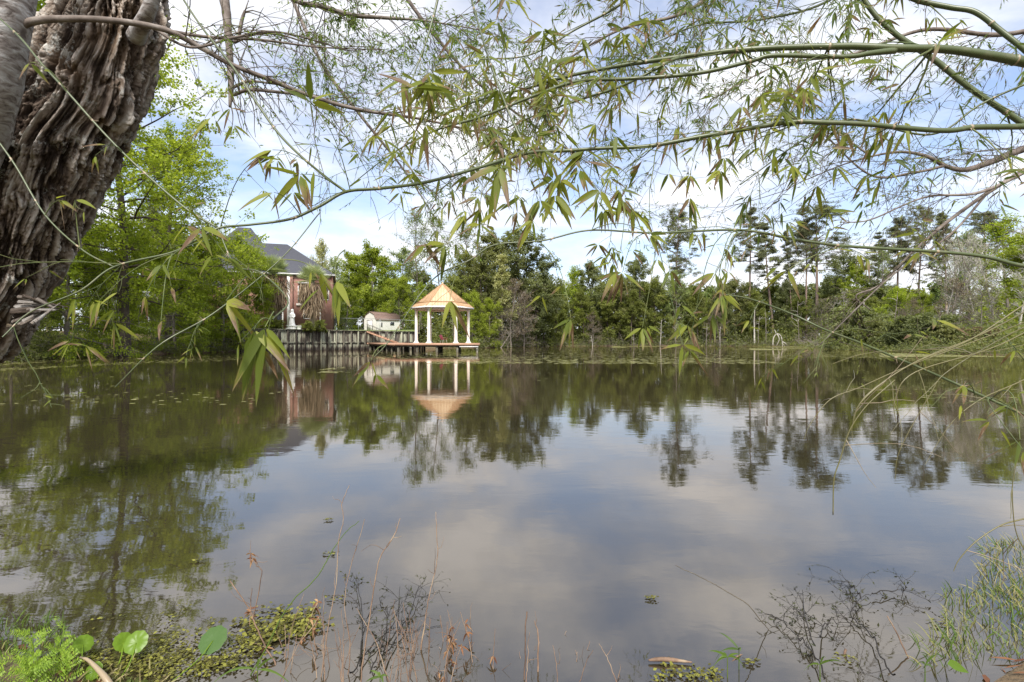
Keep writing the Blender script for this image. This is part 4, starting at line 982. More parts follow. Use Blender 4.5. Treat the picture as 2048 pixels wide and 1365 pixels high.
t.obj('branches', M['bark_white'], sn, True)

# undergrowth and the wood behind: nobody could count these
def lod(seed, **k):
    base = dict(H=12, cr=4.5, base=.05, limbs=16, sub=4, cl=26, cs=1.1, L=.62, W=.42, elev=(-.1, 1.1), side=5); base.update(k)
    w_, c_, Hh = make_tree(seed, base); return w_.arrays(), c_.arrays(), Hh
LODS = [lod(900+k) for k in range(3)]
wood = {k: (MB(), MB()) for k in ('leaf_mid', 'leaf_dark', 'leaf_pale')}
r_ = rs(77)
def stuff_tree(x, y, h, key, wid=1.0, z=None):
    a, b, Hh = LODS[r_.randint(3)]; s = h/Hh; z = max(0, g1(x, y)) if z is None else z; rz = r_.rand()*6.28; dr = r_.randn()*.14
    wood[key][0].merge(a, t=(x, y, z), sc=(s*wid, s*wid, s), rz=rz); wood[key][1].merge(b, t=(x, y, z), sc=(s*wid, s*wid, s), rz=rz, dr=dr)
def band(px0, px1, D0, D1, t0, t1, n, keys):
    for k in range(n):
        px = px0+(px1-px0)*(k+r_.rand())/n; D = r_.uniform(D0, D1); x = X(px, D)
        if sdist([(x, D)])[0] < 1.0: continue
        stuff_tree(x, D, max(2, Z(r_.uniform(t0, t1), D)-g1(x, D)), keys[r_.randint(len(keys))], r_.uniform(.8, 1.25))
band(660, 1100, 118, 135, 540, 590, 26, ['leaf_mid', 'leaf_dark', 'leaf_pale'])
band(1080, 1720, 140, 160, 574, 600, 50, ['leaf_mid', 'leaf_dark', 'leaf_dark', 'leaf_pale'])
band(1690, 2500, 95, 130, 560, 610, 40, ['leaf_mid', 'leaf_pale', 'leaf_pale', 'leaf_dark'])
band(-900, 330, 60, 100, 440, 560, 34, ['leaf_mid', 'leaf_dark'])
band(330, 520, 105, 125, 540, 580, 8, ['leaf_mid', 'leaf_dark'])
nm_ = {'leaf_mid': 'woods', 'leaf_dark': 'woods', 'leaf_pale': 'woods'}
lbl = {'leaf_mid': 'green mass of the wood beyond the pond', 'leaf_dark': 'dark evergreen mass of the wood beyond the pond', 'leaf_pale': 'pale spring-green mass of the wood beyond the pond'}
for key, (a, b) in wood.items():
    ro = thing('woods', lbl[key], 'woods', (0, 110, 0)); ro['kind'] = 'stuff'
    for m_, n_, mt in ((a, 'trunks', 'bark_grey'), (b, 'foliage', key)):
        m_.v = [v-np.array([0, 110, 0]) for v in m_.v]; o = m_.obj(n_, M[mt], ro); o['kind'] = 'stuff'
# undergrowth along the waterline
UG = {k: MB() for k in ('leaf_dark', 'leaf_olive', 'leaf_mid')}
def clump(mb, x, y, z, h, w_, n, L=.3, rv=.5):
    c = np.column_stack([r_.randn(n)*w_*.5, r_.randn(n)*w_*.5, np.abs(r_.randn(n))*h*.45])+[x, y, z]
    d = nrm(np.column_stack([r_.randn(n), r_.randn(n), r_.randn(n)*.6+.3])); mb.leaves(c, d, nrm(r_.randn(n, 3)+[0, 0, 1]), L*r_.uniform(.6, 1.4, n), L*.55, np.clip(rv+r_.randn(n)*.2, 0, 1))
def shore_pts(i0, i1, step):
    out = []
    for k in range(i0, i1):
        a, b = POND[k % len(POND)], POND[(k+1) % len(POND)]; L = np.linalg.norm(b-a); d = (b-a)/L; nr = np.array([-d[1], d[0]])
        if sdist([a+d*L/2+nr*.3])[0] < 0: nr = -nr
        for s in np.arange(0, L, step): out.append((a+d*s, nr))
    return out
for (p, nr) in shore_pts(11, 22, .75):
    near = np.hypot(*p) < 85
    for q in range(3):
        o_ = r_.uniform(-.5, 5.5); x, y = p+nr*o_; h = (r_.uniform(.8, 2.6)+.25*max(0, o_))*(1.0 if y > 85 else .8)
        if p[0] > 44 and o_ < 2: h *= .6
        clump(UG[('leaf_dark', 'leaf_olive', 'leaf_mid')[r_.choice(3, p=[.45, .35, .2])]], x, y, max(0, g1(x, y)), h, 1.4, 130 if near else 45, .20 if near else .34)
for (p, nr) in shore_pts(11, 22, 1.2):
    for q in range(4):
        o_ = r_.uniform(4, 13); x, y = p+nr*o_; clump(UG[('leaf_dark', 'leaf_mid')[r_.randint(2)]], x, y, max(0, g1(x, y)), r_.uniform(3, 6.5) if y > 85 else r_.uniform(1.5, 3), 2.2, 70, .5)
for (p, nr) in shore_pts(25, 30, .5):
    for q in range(4):
        o_ = r_.uniform(-.6, 5); x, y = p+nr*o_
        if 200 < CX+F*x/y < 330 and r_.rand() < .8: continue      # the bare red-brown slope
        clump(UG[('leaf_dark', 'leaf_olive', 'leaf_mid')[r_.choice(3, p=[.3, .4, .3])]], x, y, max(0, g1(x, y)), r_.uniform(.6, 1.8), 1.0, 90, .19)
for px, D in [(a, b) for a in range(335, 485, 11) for b in (56, 59, 62)]:
    x = X(px, D)
    if sdist([(x, D)])[0] > .3: clump(UG['leaf_olive' if r_.rand() < .5 else 'leaf_mid'], x, D, max(0, g1(x, D))+.2, 2.0, 1.2, 110, .2)
for key, m_ in UG.items():
    nm = {'leaf_dark': 'dark bushes and brambles crowding the waterline', 'leaf_olive': 'olive brush crowding the waterline', 'leaf_mid': 'green ground cover and low brush along the banks'}[key]
    tag(m_.obj('undergrowth', M[key]), nm, 'undergrowth', kind='stuff')
for k in range(70):
    px = r_.uniform(655, 835); D = r_.uniform(93, 101); clump(UG['leaf_mid' if k % 3 else 'leaf_olive'], X(px, D), D, 2.9, r_.uniform(2, 4.5), 1.4, 90, .3)
for k in range(90):
    px = r_.uniform(826, 975); D = r_.uniform(85, 96); x = X(px, D)
    if sdist([(x, D)])[0] > -.4: clump(UG['leaf_mid' if k % 3 else 'leaf_olive'], x, D, max(.2, g1(x, D)), r_.uniform(1.5, 4), 1.3, 90, .28)
# tangled bare twigs over the left bank water
t = MB()
for (p, nr) in shore_pts(25, 30, .45)+shore_pts(14, 21, 1.0):
    for k in range(3):
        big = 1.6 if p[1] > 80 else 1
        a = np.array([*(p+nr*r_.uniform(.2, 2)), .2]); b, _ = wander(r_, a, (-nr[0]+r_.randn()*.5, -nr[1]+r_.randn()*.5, r_.uniform(-.1, 1.2)), r_.uniform(1, 3)*big, 6, .25, -.03); t.tube(b, np.linspace(.022, .007, 7)*big, 3, rnd=r_.rand(), cap=False)
        for m in range(3):
            c_, _ = wander(r_, at_len(b, r_.rand()), r_.randn(3), r_.uniform(.4, 1.1)*big, 3, .3); t.tube(c_, np.linspace(.012, .005, 4)*big, 3, rnd=r_.rand(), cap=False)
tag(t.obj('bare_brush', M['bark_grey']), 'tangle of bare grey twigs reaching over the water at the banks', 'brush', kind='stuff')

# ------------------------------------------------------------------ palms
def palm(px, D, ytop, yskirt0, yskirt1, wpx, lab, seed):
    r = rs(seed); x = X(px, D); zb_ = lawn_z(x, D); base = np.array([x, D, zb_])
    o = thing('palm_tree', lab, 'palm', base, 0, 'palms in front of the house')
    zc = Z((ytop+yskirt0)/2+10, D)-zb_; z1 = Z(yskirt1, D)-zb_; w_ = wpx/F*D
    t = MB(); t.tube([(0, 0, -.2), (.03, 0, zc*.5), (0, 0, zc)], [.42, .36, .33], 14, rnd=.3); t.obj('trunk', M['bark_grey'], o, True)
    g = MB()
    for k in range(95):
        az = r.rand()*6.28; el = r.uniform(-.05, 1.45); d = np.array([cos(az)*cos(el), sin(az)*cos(el), sin(el)]); Lp = r.uniform(.9, 1.7)
        hub = np.array([0, 0, zc])+d*Lp; g.tube([(0, 0, zc), hub], [.03, .02], 3, cap=False)
        s_ = nrm(np.cross(d, (0, 0, 1))+r.randn(3)*.1); n = 16; aa = np.linspace(-1.35, 1.35, n)
        dd = d[None]*np.cos(aa)[:, None]+s_[None]*np.sin(aa)[:, None]
        g.blades(np.tile(hub, (n, 1)), nrm(dd), np.tile(np.cross(s_, d), (n, 1))+r.randn(n, 3)*.2, 1.5*(.75+.25*np.cos(aa))*r.uniform(.75, 1.1, n), .075, np.clip(r.uniform(.2, .9)+r.randn(n)*.1, 0, 1), droop=.13, seg=3)
    g.obj('fronds', M['palm_leaf'], o)
    s = MB(); n = 2400
    f = r.rand(n)**.8; az = r.rand(n)*6.28; zt_ = zc-.1-(zc-z1)*.72*f
    rad = w_*.5*(.22+.58*np.clip(1-f, 0, 1)**.7)*r.uniform(.4, 1.15, n)*(1+.25*np.sin(az*3+f*5))
    c = np.column_stack([np.cos(az)*rad*.75, np.sin(az)*rad*.75, zt_]); d = nrm(np.column_stack([np.cos(az)*.28, np.sin(az)*.28, -np.ones(n)])+r.randn(n, 3)*.30)
    s.blades(c, d, nrm(np.column_stack([np.cos(az), np.sin(az), np.zeros(n)])+r.randn(n, 3)*.4), r.uniform(.4, 1.9, n), r.uniform(.04, .14, n), r.rand(n), droop=.3, seg=3)
    s.obj('dead_frond_skirt', M['thatch'], o)
palm(548, 69.8, 512, 566, 634, 92, 'left palm with grey-green fan top and long brown dead frond skirt', 3)
palm(625, 72.3, 528, 580, 632, 80, 'right palm with fan top and shorter brown dead frond skirt', 9)

# ------------------------------------------------------------------ the gnarled tree on the left
def gnarled():
    # centre line (px, py, D) and half width in px, from the ground up
    L_ = [(-600, 1010, 3.9, 200), (-440, 850, 3.8, 150), (-360, 742, 3.7, 128), (-130, 650, 3.62, 118), (-58, 560, 3.55, 120), (-2, 470, 3.5, 120), (48, 385, 3.45, 118), (100, 290, 3.42, 114), (163, 200, 3.4, 106), (200, 110, 3.38, 94), (229, 20, 3.36, 82), (245, -80, 3.34, 80), (265, -200, 3.3, 78), (290, -330, 3.3, 75)]
    rows = []
    for px, py, D, hw in L_: p = P(px, py, D); rows.append([*p, hw/F*D])
    q = spline(rows, 60); ctr, rad = q[:, :3], q[:, 3]; m = len(ctr); n = 420
    t = nrm(np.gradient(ctr, axis=0)); a = nrm(np.cross(t, (0, 1, 0))); b = nrm(np.cross(t, a))
    ang = np.arange(n)*2*pi/n
    ln = np.concatenate([[0], np.cumsum(np.linalg.norm(np.diff(ctr, axis=0), axis=1))])
    U, V = np.meshgrid(ang, ln); R = np.repeat(rad[:, None], n, 1)
    # noise on the cylinder, wavy along the grain
    cx_, sx_ = np.cos(U), np.sin(U)
    warp = fbm(np.column_stack([(cx_*1.3).ravel(), (sx_*1.3).ravel(), (V*1.7).ravel()]), 3, 40).reshape(m, n)-.5
    swirl = U+warp*.55+V*.35
    def cyl(fu, fv, o, sd, wv=0.0): return fbm(np.column_stack([(np.cos(swirl)*fu).ravel(), (np.sin(swirl)*fu).ravel(), ((V+warp*wv)*fv).ravel()]), o, sd).reshape(m, n)
    big = cyl(.9, 1.6, 3, 1)-.5
    mid = cyl(3.2, 2.6, 3, 7, .5)
    rid = 1-np.abs(2*cyl(7.5, 2.3, 3, 13, .8)-1)*2.2; rid = np.clip(rid, -1, 1)      # long furrows
    rid2 = 1-np.abs(2*cyl(17, 5.5, 3, 23, .5)-1)*2.0; rid2 = np.clip(rid2, -1, 1)
    fine = cyl(40, 16, 3, 31)-.5
    g1_ = np.exp(-(np.abs(2*cyl(9, 2.2, 3, 61, 1.2)-1)/.13)**2)              # deep cracks between the plates
    g2_ = np.exp(-(np.abs(2*cyl(20, 4.5, 3, 71, 1.0)-1)/.16)**2)
    g3_ = np.exp(-(np.abs(2*cyl(10, 11, 3, 81, .6)-1)/.09)**2)
    flake = cyl(30, 7, 3, 91, .8)-.5
    burl = np.zeros((m, n))
    wp = ctr[:, None, :]+(a[:, None, :]*cx_[..., None]+b[:, None, :]*sx_[..., None])*R[..., None]
    for (px, py, D, sz, h) in ((335, 70, 3.3, .17, .13), (325, 150, 3.3, .13, .13), (280, 230, 3.3, .14, .13), (215, 345, 3.25, .15, .11), (180, 395, 3.2, .12, .11), (150, 470, 3.2, .10, .09), (20, 655, 3.25, .18, .10), (60, 600, 3.3, .12, .08), (225, 95, 2.95, .10, .05), (150, 330, 2.95, .15, .05), (60, 300, 3.0, .14, .04)):
        c_ = P(px, py, D); d2 = ((wp-c_)**2).sum(-1); burl += 1.3*h*np.exp(-d2/(2*sz*sz*.5))
    lumps = np.clip(cyl(5, 5, 2, 55, .3)-.45, 0, 1)*.30*(burl > .015)
    hole = np.exp(-((wp-P(222, 90, 3.0))**2).sum(-1)/(2*.035**2))*.07
    rough = 1+np.clip(burl/.06, 0, 1.5)
    fib = 1-np.abs(2*cyl(34, 3.2, 3, 101, 1.6)-1)*2; plate = np.floor(cyl(16, 3.0, 2, 111, 1.4)*9)/9
    disp = big*.12+(mid-.5)*.05+burl+lumps*.6-hole+(-rid*.006-g1_*.030-g2_*.020-g3_*.008+flake*.022+plate*.095-.047-fib*.012)*rough+fine*.018
    v = ctr[:, None, :]+(a[:, None, :]*cx_[..., None]+b[:, None, :]*sx_[..., None])*(R+disp)[..., None]
    relief = np.clip(.66-rid*.08-g1_*.5-g2_*.3-g3_*.15+flake*.9+(mid-.5)*.3+fine*.6-fib*.12+(plate-.5)*.9, 0, 1)
    i = np.arange(m-1)[:, None]*n; j = np.arange(n)[None]; jn = (j+1) % n
    mb = MB(); mb.add(v.reshape(-1, 3), np.stack([i+j, i+jn, i+n+jn, i+n+j], -1).reshape(-1, 4), rnd=relief.ravel(), uv=np.column_stack([(swirl*.5).ravel(), (V+warp*.5).ravel()])); return mb
gt = thing('gnarled_tree', 'huge leaning old tree with deeply furrowed burled bark at the left edge', 'tree', P(-590, 990, 3.9))
g0 = P(-590, 990, 3.9)
def rel(mb, o=g0): mb.v = [v-o for v in mb.v]; return mb
def pline(rows, n=8):
    """rows of px, py, distance, width in px -> world points and radii"""
    q = spline([[*P(a, b, D), w_/2/F*D] for a, b, D, w_ in rows], n); return q[:, :3], q[:, 3]
rel(gnarled()).obj('trunk', M['gnarled'], gt, True)
t = MB(); p, r0 = pline([(-75, 400, 3.2, 60), (-42, 280, 2.95, 84), (-14, 180, 2.8, 84), (6, 60, 2.72, 84), (24, -60, 2.7, 82), (38, -220, 2.7, 76)], 24)
n_ = 40; base_n = fbm(np.column_stack([p[:, 0]*9, p[:, 1]*9, p[:, 2]*9]), 3, 4)
t.tube(p, r0*(1+.10*(base_n-.5)), n_); rel(t).obj('smooth_stem', M['smooth_bark'], gt, True)
t = MB(); p, r0 = pline([(272, 75, 3.2, 34), (294, 30, 3.05, 27), (308, -10, 3.0, 25), (330, -80, 2.95, 24)], 10); t.tube(p, r0, 20); rel(t).obj('smooth_stem', M['smooth_bark'], gt, True)
# jagged torn wood on the underside
t = MB(); r_ = rs(12)
for k in range(26):
    a = P(r_.uniform(20, 75), r_.uniform(590, 650), 3.2+r_.rand()*.15); d = nrm(P(118+r_.uniform(-20, 10), r_.uniform(600, 622), 3.3)-a); t.tube([a, a+d*r_.uniform(.05, .12), a+d*r_.uniform(.12, .22)], [.013, .008, .0015], 5, rnd=r_.rand())
rel(t).obj('torn_wood', M['gnarled'], gt)

R2 = rs(2024)
def twigs_from(mb, lf, r, p, n, Lr, dirbias, spread=.8, th=.004, depth=2, leafn=3, ll=(.03, .05), lw=.22, sag=.06, droop=.2):
    """fine side twigs with small leaves along a branch line p"""
    for k in range(n):
        f = r.uniform(.08, 1); q = at_len(p, f); tg = nrm(at_len(p, min(1, f+.03))-at_len(p, max(0, f-.03)))
        d = nrm(tg*.7+np.asarray(dirbias)*.6+r.randn(3)*spread*np.array([1, .6, 1]))
        L = r.uniform(*Lr); b, e = wander(r, q, d, L, 6, .16, -sag); mb.tube(b, np.linspace(th, th*.35, 7), 4, rnd=r.rand(), cap=False)
        if depth > 1: twigs_from(mb, lf, r, b, 4, (L*.25, L*.6), dirbias, spread, th*.6, depth-1, leafn, ll, lw, sag, droop)
        if lf is not None:
            m = leafn+r.randint(3)
            c = np.array([at_len(b, r.uniform(.3, 1)) for _ in range(m)]); dd = nrm(e+r.randn(m, 3)*.7+[0, 0, -.35]); l = r.uniform(*ll, m)
            lf.leaves(c, dd, nrm(r.randn(m, 3)+[0, 0, .6]), l, l*lw, np.clip(r.rand()*.6+r.rand(m)*.4, 0, 1))
def branch(name, label, cat, rows, seed, n, Lr, bias, wood_='limb_bark', leaf=None, group=None, extra=(), **k):
    r = rs(seed); p, rad = pline(rows, 10); o0 = p[0]
    o = thing(name, label, cat, o0, 0, group)
    a, b, lf = MB(), MB(), (MB() if leaf else None)
    rad = rad*(1+.12*(r.rand(len(rad))-.5)); a.tube(p, rad, 10, rnd=r.rand()); twigs_from(b, lf, r, p, n, Lr, bias, **k)
    for rows2 in extra:
        p2, rad2 = pline(rows2, 8); a.tube(p2, rad2, 8, rnd=r.rand()); twigs_from(b, lf, r, p2, max(4, n//2), Lr, bias, **k)
    for m_ in (a, b, lf):
        if m_ is not None: rel(m_, o0)
    a.obj('branch', M[wood_], o, True); b.obj('twigs', M['twig' if wood_ != 'twig_green' else 'twig_green'], o)
    if lf is not None: lf.obj('leaves', M[leaf], o)
    return o
# smooth limb of the gnarled tree sweeping right above the pond
t, t2, t3 = MB(), MB(), MB(); r_ = rs(31)
p, rad = pline([(30, 62, 2.72, 17), (62, 44, 2.72, 15), (130, 38, 2.72, 13), (230, 42, 2.75, 12), (330, 60, 2.85, 11), (400, 95, 2.95, 10), (460, 128, 3.0, 9), (540, 160, 3.1, 9), (620, 192, 3.2, 8), (720, 220, 3.3, 7), (850, 240, 3.5, 5), (1000, 275, 3.8, 3)])
t.tube(p, rad, 10, rnd=.7); twigs_from(t2, t3, r_, p[30:], 42, (.15, .8), (.5, .1, -.2), th=.0035, ll=(.02, .04))
for rows in ([(335, 62, 2.95, 7), (420, 75, 3.0, 6), (520, 80, 3.1, 5), (640, 95, 3.2, 3), (760, 100, 3.4, 2)], [(300, 52, 2.95, 7), (380, 95, 2.9, 5), (470, 75, 3.0, 5), (560, 65, 3.2, 4), (690, 100, 3.4, 2)]):
    p, rad = pline(rows); t.tube(p, rad, 8, rnd=.4); twigs_from(t2, t3, r_, p, 14, (.15, .7), (.5, .1, -.2), th=.003, ll=(.02, .04))
rel(t).obj('limb', M['limb_bark'], gt, True); rel(t2).obj('twigs', M['twig'], gt); rel(t3).obj('leaves', M['fine_leaf'], gt)

branch('dead_branch', 'dark dead branch hanging down with curved snapped side twigs, right of the gnarled trunk', 'branch',
    [(440, -60, 3.3, 18), (452, 20, 3.3, 17), (458, 90, 3.3, 13), (462, 160, 3.3, 12), (460, 215, 3.3, 5)], 5, 10, (.1, .35), (.3, 0, -.3), extra=(
    [(468, 190, 3.3, 7), (500, 180, 3.25, 7), (560, 185, 3.25, 6), (640, 195, 3.3, 3)], [(468, 175, 3.3, 5), (500, 163, 3.3, 5), (560, 170, 3.3, 3)], [(468, 85, 3.3, 7), (510, 68, 3.3, 6), (560, 70, 3.35, 4), (610, 85, 3.4, 3)], [(478, 70, 3.3, 8), (484, 40, 3.3, 7), (490, 22, 3.3, 5)]), depth=1, sag=.15)
branch('overhanging_branch', 'brown twiggy branch crossing the top of the sky left of centre', 'branch',
    [(540, -30, 4.2, 12), (600, 5, 4.2, 10), (640, 12, 4.2, 10), (700, 30, 4.3, 9), (770, 36, 4.4, 7), (850, 42, 4.5, 4), (960, 60, 4.6, 2)], 6, 40, (.3, 1.2), (.5, .1, -.5), leaf='fine_leaf', ll=(.03, .06), leafn=4, depth=3, th=.004)
branch('overhanging_branch', 'long thin drooping branch with tiny spring leaves behind the middle of the bamboo', 'branch',
    [(560, -60, 5, 8), (640, 120, 5, 7), (720, 230, 5, 6), (800, 330, 5, 4), (860, 420, 5, 2)], 61, 20, (.3, 1.1), (.5, .1, -.2), leaf='fine_leaf', ll=(.03, .055), leafn=4, depth=3, th=.0035)
branch('overhanging_branch', 'thin twiggy branch coming down through the top centre of the sky', 'branch',
    [(760, -80, 5.5, 9), (860, 60, 5.4, 7), (960, 170, 5.4, 5), (1080, 260, 5.4, 4), (1180, 330, 5.4, 2)], 62, 26, (.3, 1.2), (.5, .1, -.2), leaf='fine_leaf', ll=(.03, .06), leafn=4, depth=3, th=.0035)
branch('overhanging_branch', 'lichen-grey wavy branch entering from the right edge under the second cane', 'branch',
    [(2120, 275, 4.4, 16), (2048, 298, 4.4, 14), (1980, 325, 4.4, 12), (1930, 340, 4.4, 10), (1890, 332, 4.4, 8), (1850, 312, 4.4, 7), (1790, 305, 4.4, 5), (1700, 325, 4.5, 3), (1600, 365, 4.6, 2)], 7, 20, (.3, 1.2), (-.7, .1, -.15), extra=([(1890, 332, 4.4, 6), (1830, 345, 4.4, 5), (1740, 350, 4.5, 4), (1640, 260, 4.6, 2)], [(1740, 312, 4.4, 4), (1680, 270, 4.4, 3), (1630, 245, 4.4, 2)]), leaf='leaf_olive', ll=(.02, .04), leafn=2, depth=3, th=.004)
branch('overhanging_branch', 'dark crooked branch descending from the right edge in front of the pines', 'branch',
    [(2120, 300, 3.8, 10), (2000, 370, 3.8, 8), (1900, 440, 3.8, 7), (1830, 500, 3.8, 5), (1760, 570, 3.9, 4), (1712, 592, 3.9, 3), (1740, 620, 3.9, 2)], 8, 18, (.2, .9), (-.6, .1, -.2), extra=([(2080, 330, 3.7, 7), (1960, 385, 3.7, 6), (1850, 395, 3.7, 4), (1740, 440, 3.8, 3), (1680, 445, 3.8, 2)], [(1980, 380, 3.8, 5), (1900, 470, 3.8, 4), (1780, 555, 3.8, 3), (1640, 690, 3.8, 2)]), leaf='leaf_mid', ll=(.03, .06), leafn=2, depth=2, th=.003)
branch('overhanging_branch', 'fine-leaved twiggy branch filling the upper right corner behind the canes', 'branch',
    [(2150, 40, 5, 12), (2000, 70, 5, 9), (1850, 60, 5, 7), (1700, 110, 5, 5), (1560, 130, 5.2, 3), (1420, 200, 5.2, 2)], 9, 26, (.4, 1.3), (-.6, .1, -.25), leaf='bamboo_leaf_far', ll=(.05, .10), leafn=4, lw=.14, depth=3, th=.004)
branch('overhanging_branch', 'leafy branch with small slender leaves over the top centre', 'branch',
    [(1500, -90, 4.8, 9), (1380, 20, 4.8, 7), (1240, 60, 4.8, 5), (1120, 130, 4.9, 4), (1000, 230, 5, 2)], 10, 36, (.3, 1.2), (-.4, .1, -.4), leaf='bamboo_leaf_far', ll=(.05, .11), leafn=4, lw=.14, depth=3, th=.0035)

# ------------------------------------------------------------------ bamboo
CANES = []
def fan(lf, r, q, d0, n, L, spread=.85, down=.5, W=.14, rv=None, droop=.2):
    c = np.tile(q, (n, 1)); d = nrm(np.asarray(d0)[None]*.5+r.randn(n, 3)*spread*[1, .55, .6]+[0, 0, -down]); l = L*r.uniform(.6, 1.12, n)
    nn = nrm(r.randn(n, 3)*.6+np.array([0, -1.0, .5])); lf.blades(c+d*.006, d, nn, l, l*W*r.uniform(.8, 1.25, n), r.rand(n) if rv is None else np.clip(rv+r.randn(n)*.15, 0, 1), droop=droop*r.uniform(.2, 1.6, n), seg=5)
def spray(tw, lf, r, p0, p1, n, L, th=.0022, **k):
    """an arching twig from p0 to p1 ending in a fan of leaves"""
    p0, p1 = np.asarray(p0), np.asarray(p1); Ls = np.linalg.norm(p1-p0)
    t_ = np.linspace(0, 1, 8)[:, None]; up = np.array([0, 0, 1.])*Ls*.14*np.sin(t_*pi)+r.randn(1, 3)*Ls*.05*np.sin(t_*pi)
    q = p0+(p1-p0)*t_+up; tw.tube(q, np.linspace(th, th*.45, 8), 5, rnd=r.rand(), cap=False)
    fan(lf, r, q[-1], nrm(q[-1]-q[-2]), n, L, **k)
    for m in range(max(1, int(Ls/.12))):
        f = r.uniform(.35, .95); z = at_len(q, f); l2 = r.uniform(.02, .10); e = z+nrm(nrm(q[-1]-q[-2])*.6+r.randn(3)*.6+[0, 0, -.2])*l2
        tw.tube([z, (z+e)/2+r.randn(3)*.004, e], [th*.5, th*.4, th*.3], 3, rnd=r.rand(), cap=False); fan(lf, r, e, nrm(e-z), r.randint(1, 4), L*r.uniform(.4, .8), **k)
def cane(label, rows, seed, node=.30, per=2, Lr=(.25, .7), nl=(3, 7), ll=(.07, .13), leaf='bamboo_leaf', dry=False, sprays=(), start=0.0, droop=.5, bare=.25, fwd=.9):
    r = rs(seed); p, rad = pline(rows, 14); rad = rad*.78; o0 = p[0].copy(); ln = np.concatenate([[0], np.cumsum(np.linalg.norm(np.diff(p, axis=0), axis=1))])
    total = ln[-1]; nodes = np.arange(node*.6, total, node)*1.0; nodes = nodes+r.randn(len(nodes))*node*.08
    u = np.unique(np.concatenate([np.linspace(0, total, int(total/.02)+2)]+[nodes+o for o in (-.008, -.003, .003, .008)])); u = u[(u >= 0) & (u <= total)]
    pp = np.column_stack([np.interp(u, ln, p[:, i]) for i in range(3)]); rr_ = np.interp(u, ln, rad)
    dn = np.min(np.abs(u[:, None]-nodes[None]), axis=1); ring = np.exp(-(dn/.006)**2)
    zig = np.interp(u, nodes, np.where(np.arange(len(nodes)) % 2, 1, -1)) if len(nodes) > 1 else 0
    pp[:, 2] += zig*rr_*.22
    o = thing('bamboo_cane', label, 'bamboo', o0, 0, 'bamboo canes arching over the pond')
    bs = []; a, b, lf = MB(), MB(), MB(); a.tube(pp, rr_*(1+.18*ring), 14 if rr_.max() > .006 else 8, rnd=.25+.6*(dn < .007))
    tan = nrm(np.gradient(pp, axis=0))
    for s_ in nodes:
        i = min(len(u)-1, int(np.searchsorted(u, s_))); q = pp[i]; tg = tan[i]; R_ = rr_[i]
        if s_/total < start: continue
        # papery sheath scraps and branch stubs at the node
        for k in range(3): e = q+nrm(tg*.6+r.randn(3)*.8)*(.012+R_*2.2); a.tube([q, e], [R_*.5, .0006], 5, rnd=.9, cap=False)
        for k in range(r.poisson(per)):
            b = MB(); bs.append(b)
            d = nrm(tg*fwd+r.randn(3)*np.array([.7, .45, .6])+[0, 0, -.12]); L = r.uniform(*Lr)
            w_, e = wander(r, q, d, L, 7, .11, -.07*droop*2); th = max(.0016, R_*.33); b.tube(w_, np.linspace(th, .0009, 8), 5, rnd=r.rand(), cap=False)
            isbare = r.rand() < bare
            for m in range(3+int(L/.12)):
                f = r.uniform(.25, 1); z = at_len(w_, f); s2 = nrm(e+r.randn(3)*.9+[0, 0, -.2]); l2 = L*r.uniform(.12, .4); w2, e2 = wander(r, z, s2, l2, 4, .15, -.06)
                b.tube(w2, np.linspace(.0013, .0007, 5), 3, rnd=r.rand(), cap=False)
                if not isbare: fan(lf, r, w2[-1], e2, r.randint(*nl), r.uniform(*ll))
                elif r.rand() < .3: fan(lf, r, w2[-1], e2, 2, r.uniform(*ll)*.5)
            if not isbare: fan(lf, r, w_[-1], e, r.randint(*nl)+1, r.uniform(*ll))
    for (x0, y0, x1, y1, D0, D1, n, Lpx) in sprays:
        b = MB(); bs.append(b)
        spray(b, lf, r, P(x0, y0, D0), P(x1, y1, D1), n, Lpx/F*D1, W=.17)
    wood_ = 'cane_dry' if dry else 'culm'
    rel(a, o0).obj('culm', M[wood_], o, True)
    if len(bs) <= 8:
        for b in bs: rel(b, o0).obj('side_branch', M['twig_green'], o)
    else:
        b = MB()
        for x_ in bs: b.merge(x_.arrays())
        rel(b, o0).obj('side_branches', M['twig_green'], o)
    if lf.v: rel(lf, o0).obj('leaves', M[leaf], o)
    CANES.append((p, label)); return o
cane('thickest green bamboo cane bending across the upper right of the sky', [(2180, 150, 2.5, 26), (2048, 122, 2.5, 25), (1980, 111, 2.5, 22), (1900, 101, 2.52, 20), (1790, 97, 2.55, 18), (1700, 92, 2.6, 17), (1600, 94, 2.65, 15), (1500, 100, 2.7, 14), (1370, 113, 2.8, 12), (1250, 130, 2.9, 10), (1130, 155, 3.0, 8), (1050, 178, 3.1, 6), (960, 200, 3.2, 5), (860, 240, 3.3, 3), (780, 262, 3.4, 2)], 101, node=.46, per=2.4, Lr=(.25, .85), ll=(.10, .17), nl=(2, 5), bare=.3)
cane('bamboo side cane forking from the thickest cane at its torn tan node', [(1790, 100, 2.55, 16), (1740, 106, 2.54, 13), (1690, 113, 2.55, 11), (1550, 112, 2.6, 11), (1500, 124, 2.62, 10), (1400, 146, 2.65, 10), (1260, 158, 2.7, 9), (1150, 165, 2.8, 9), (1060, 195, 2.85, 7), (960, 235, 2.9, 7), (870, 262, 2.95, 5), (780, 310, 3.0, 3), (700, 372, 3.1, 2)], 102, node=.42, per=2, Lr=(.2, .7), ll=(.09, .15), nl=(2, 5), bare=.35)
cane('bamboo cane dropping left from the top-centre node to the sky middle', [(1372, 112, 2.8, 9), (1340, 122, 2.75, 8), (1290, 150, 2.75, 7), (1230, 178, 2.8, 7), (1160, 200, 2.85, 6), (1060, 235, 2.9, 4), (980, 275, 3.0, 3), (900, 330, 3.0, 2)], 103, node=.34, per=2, Lr=(.2, .6), ll=(.08, .15), nl=(2, 5), bare=.2)
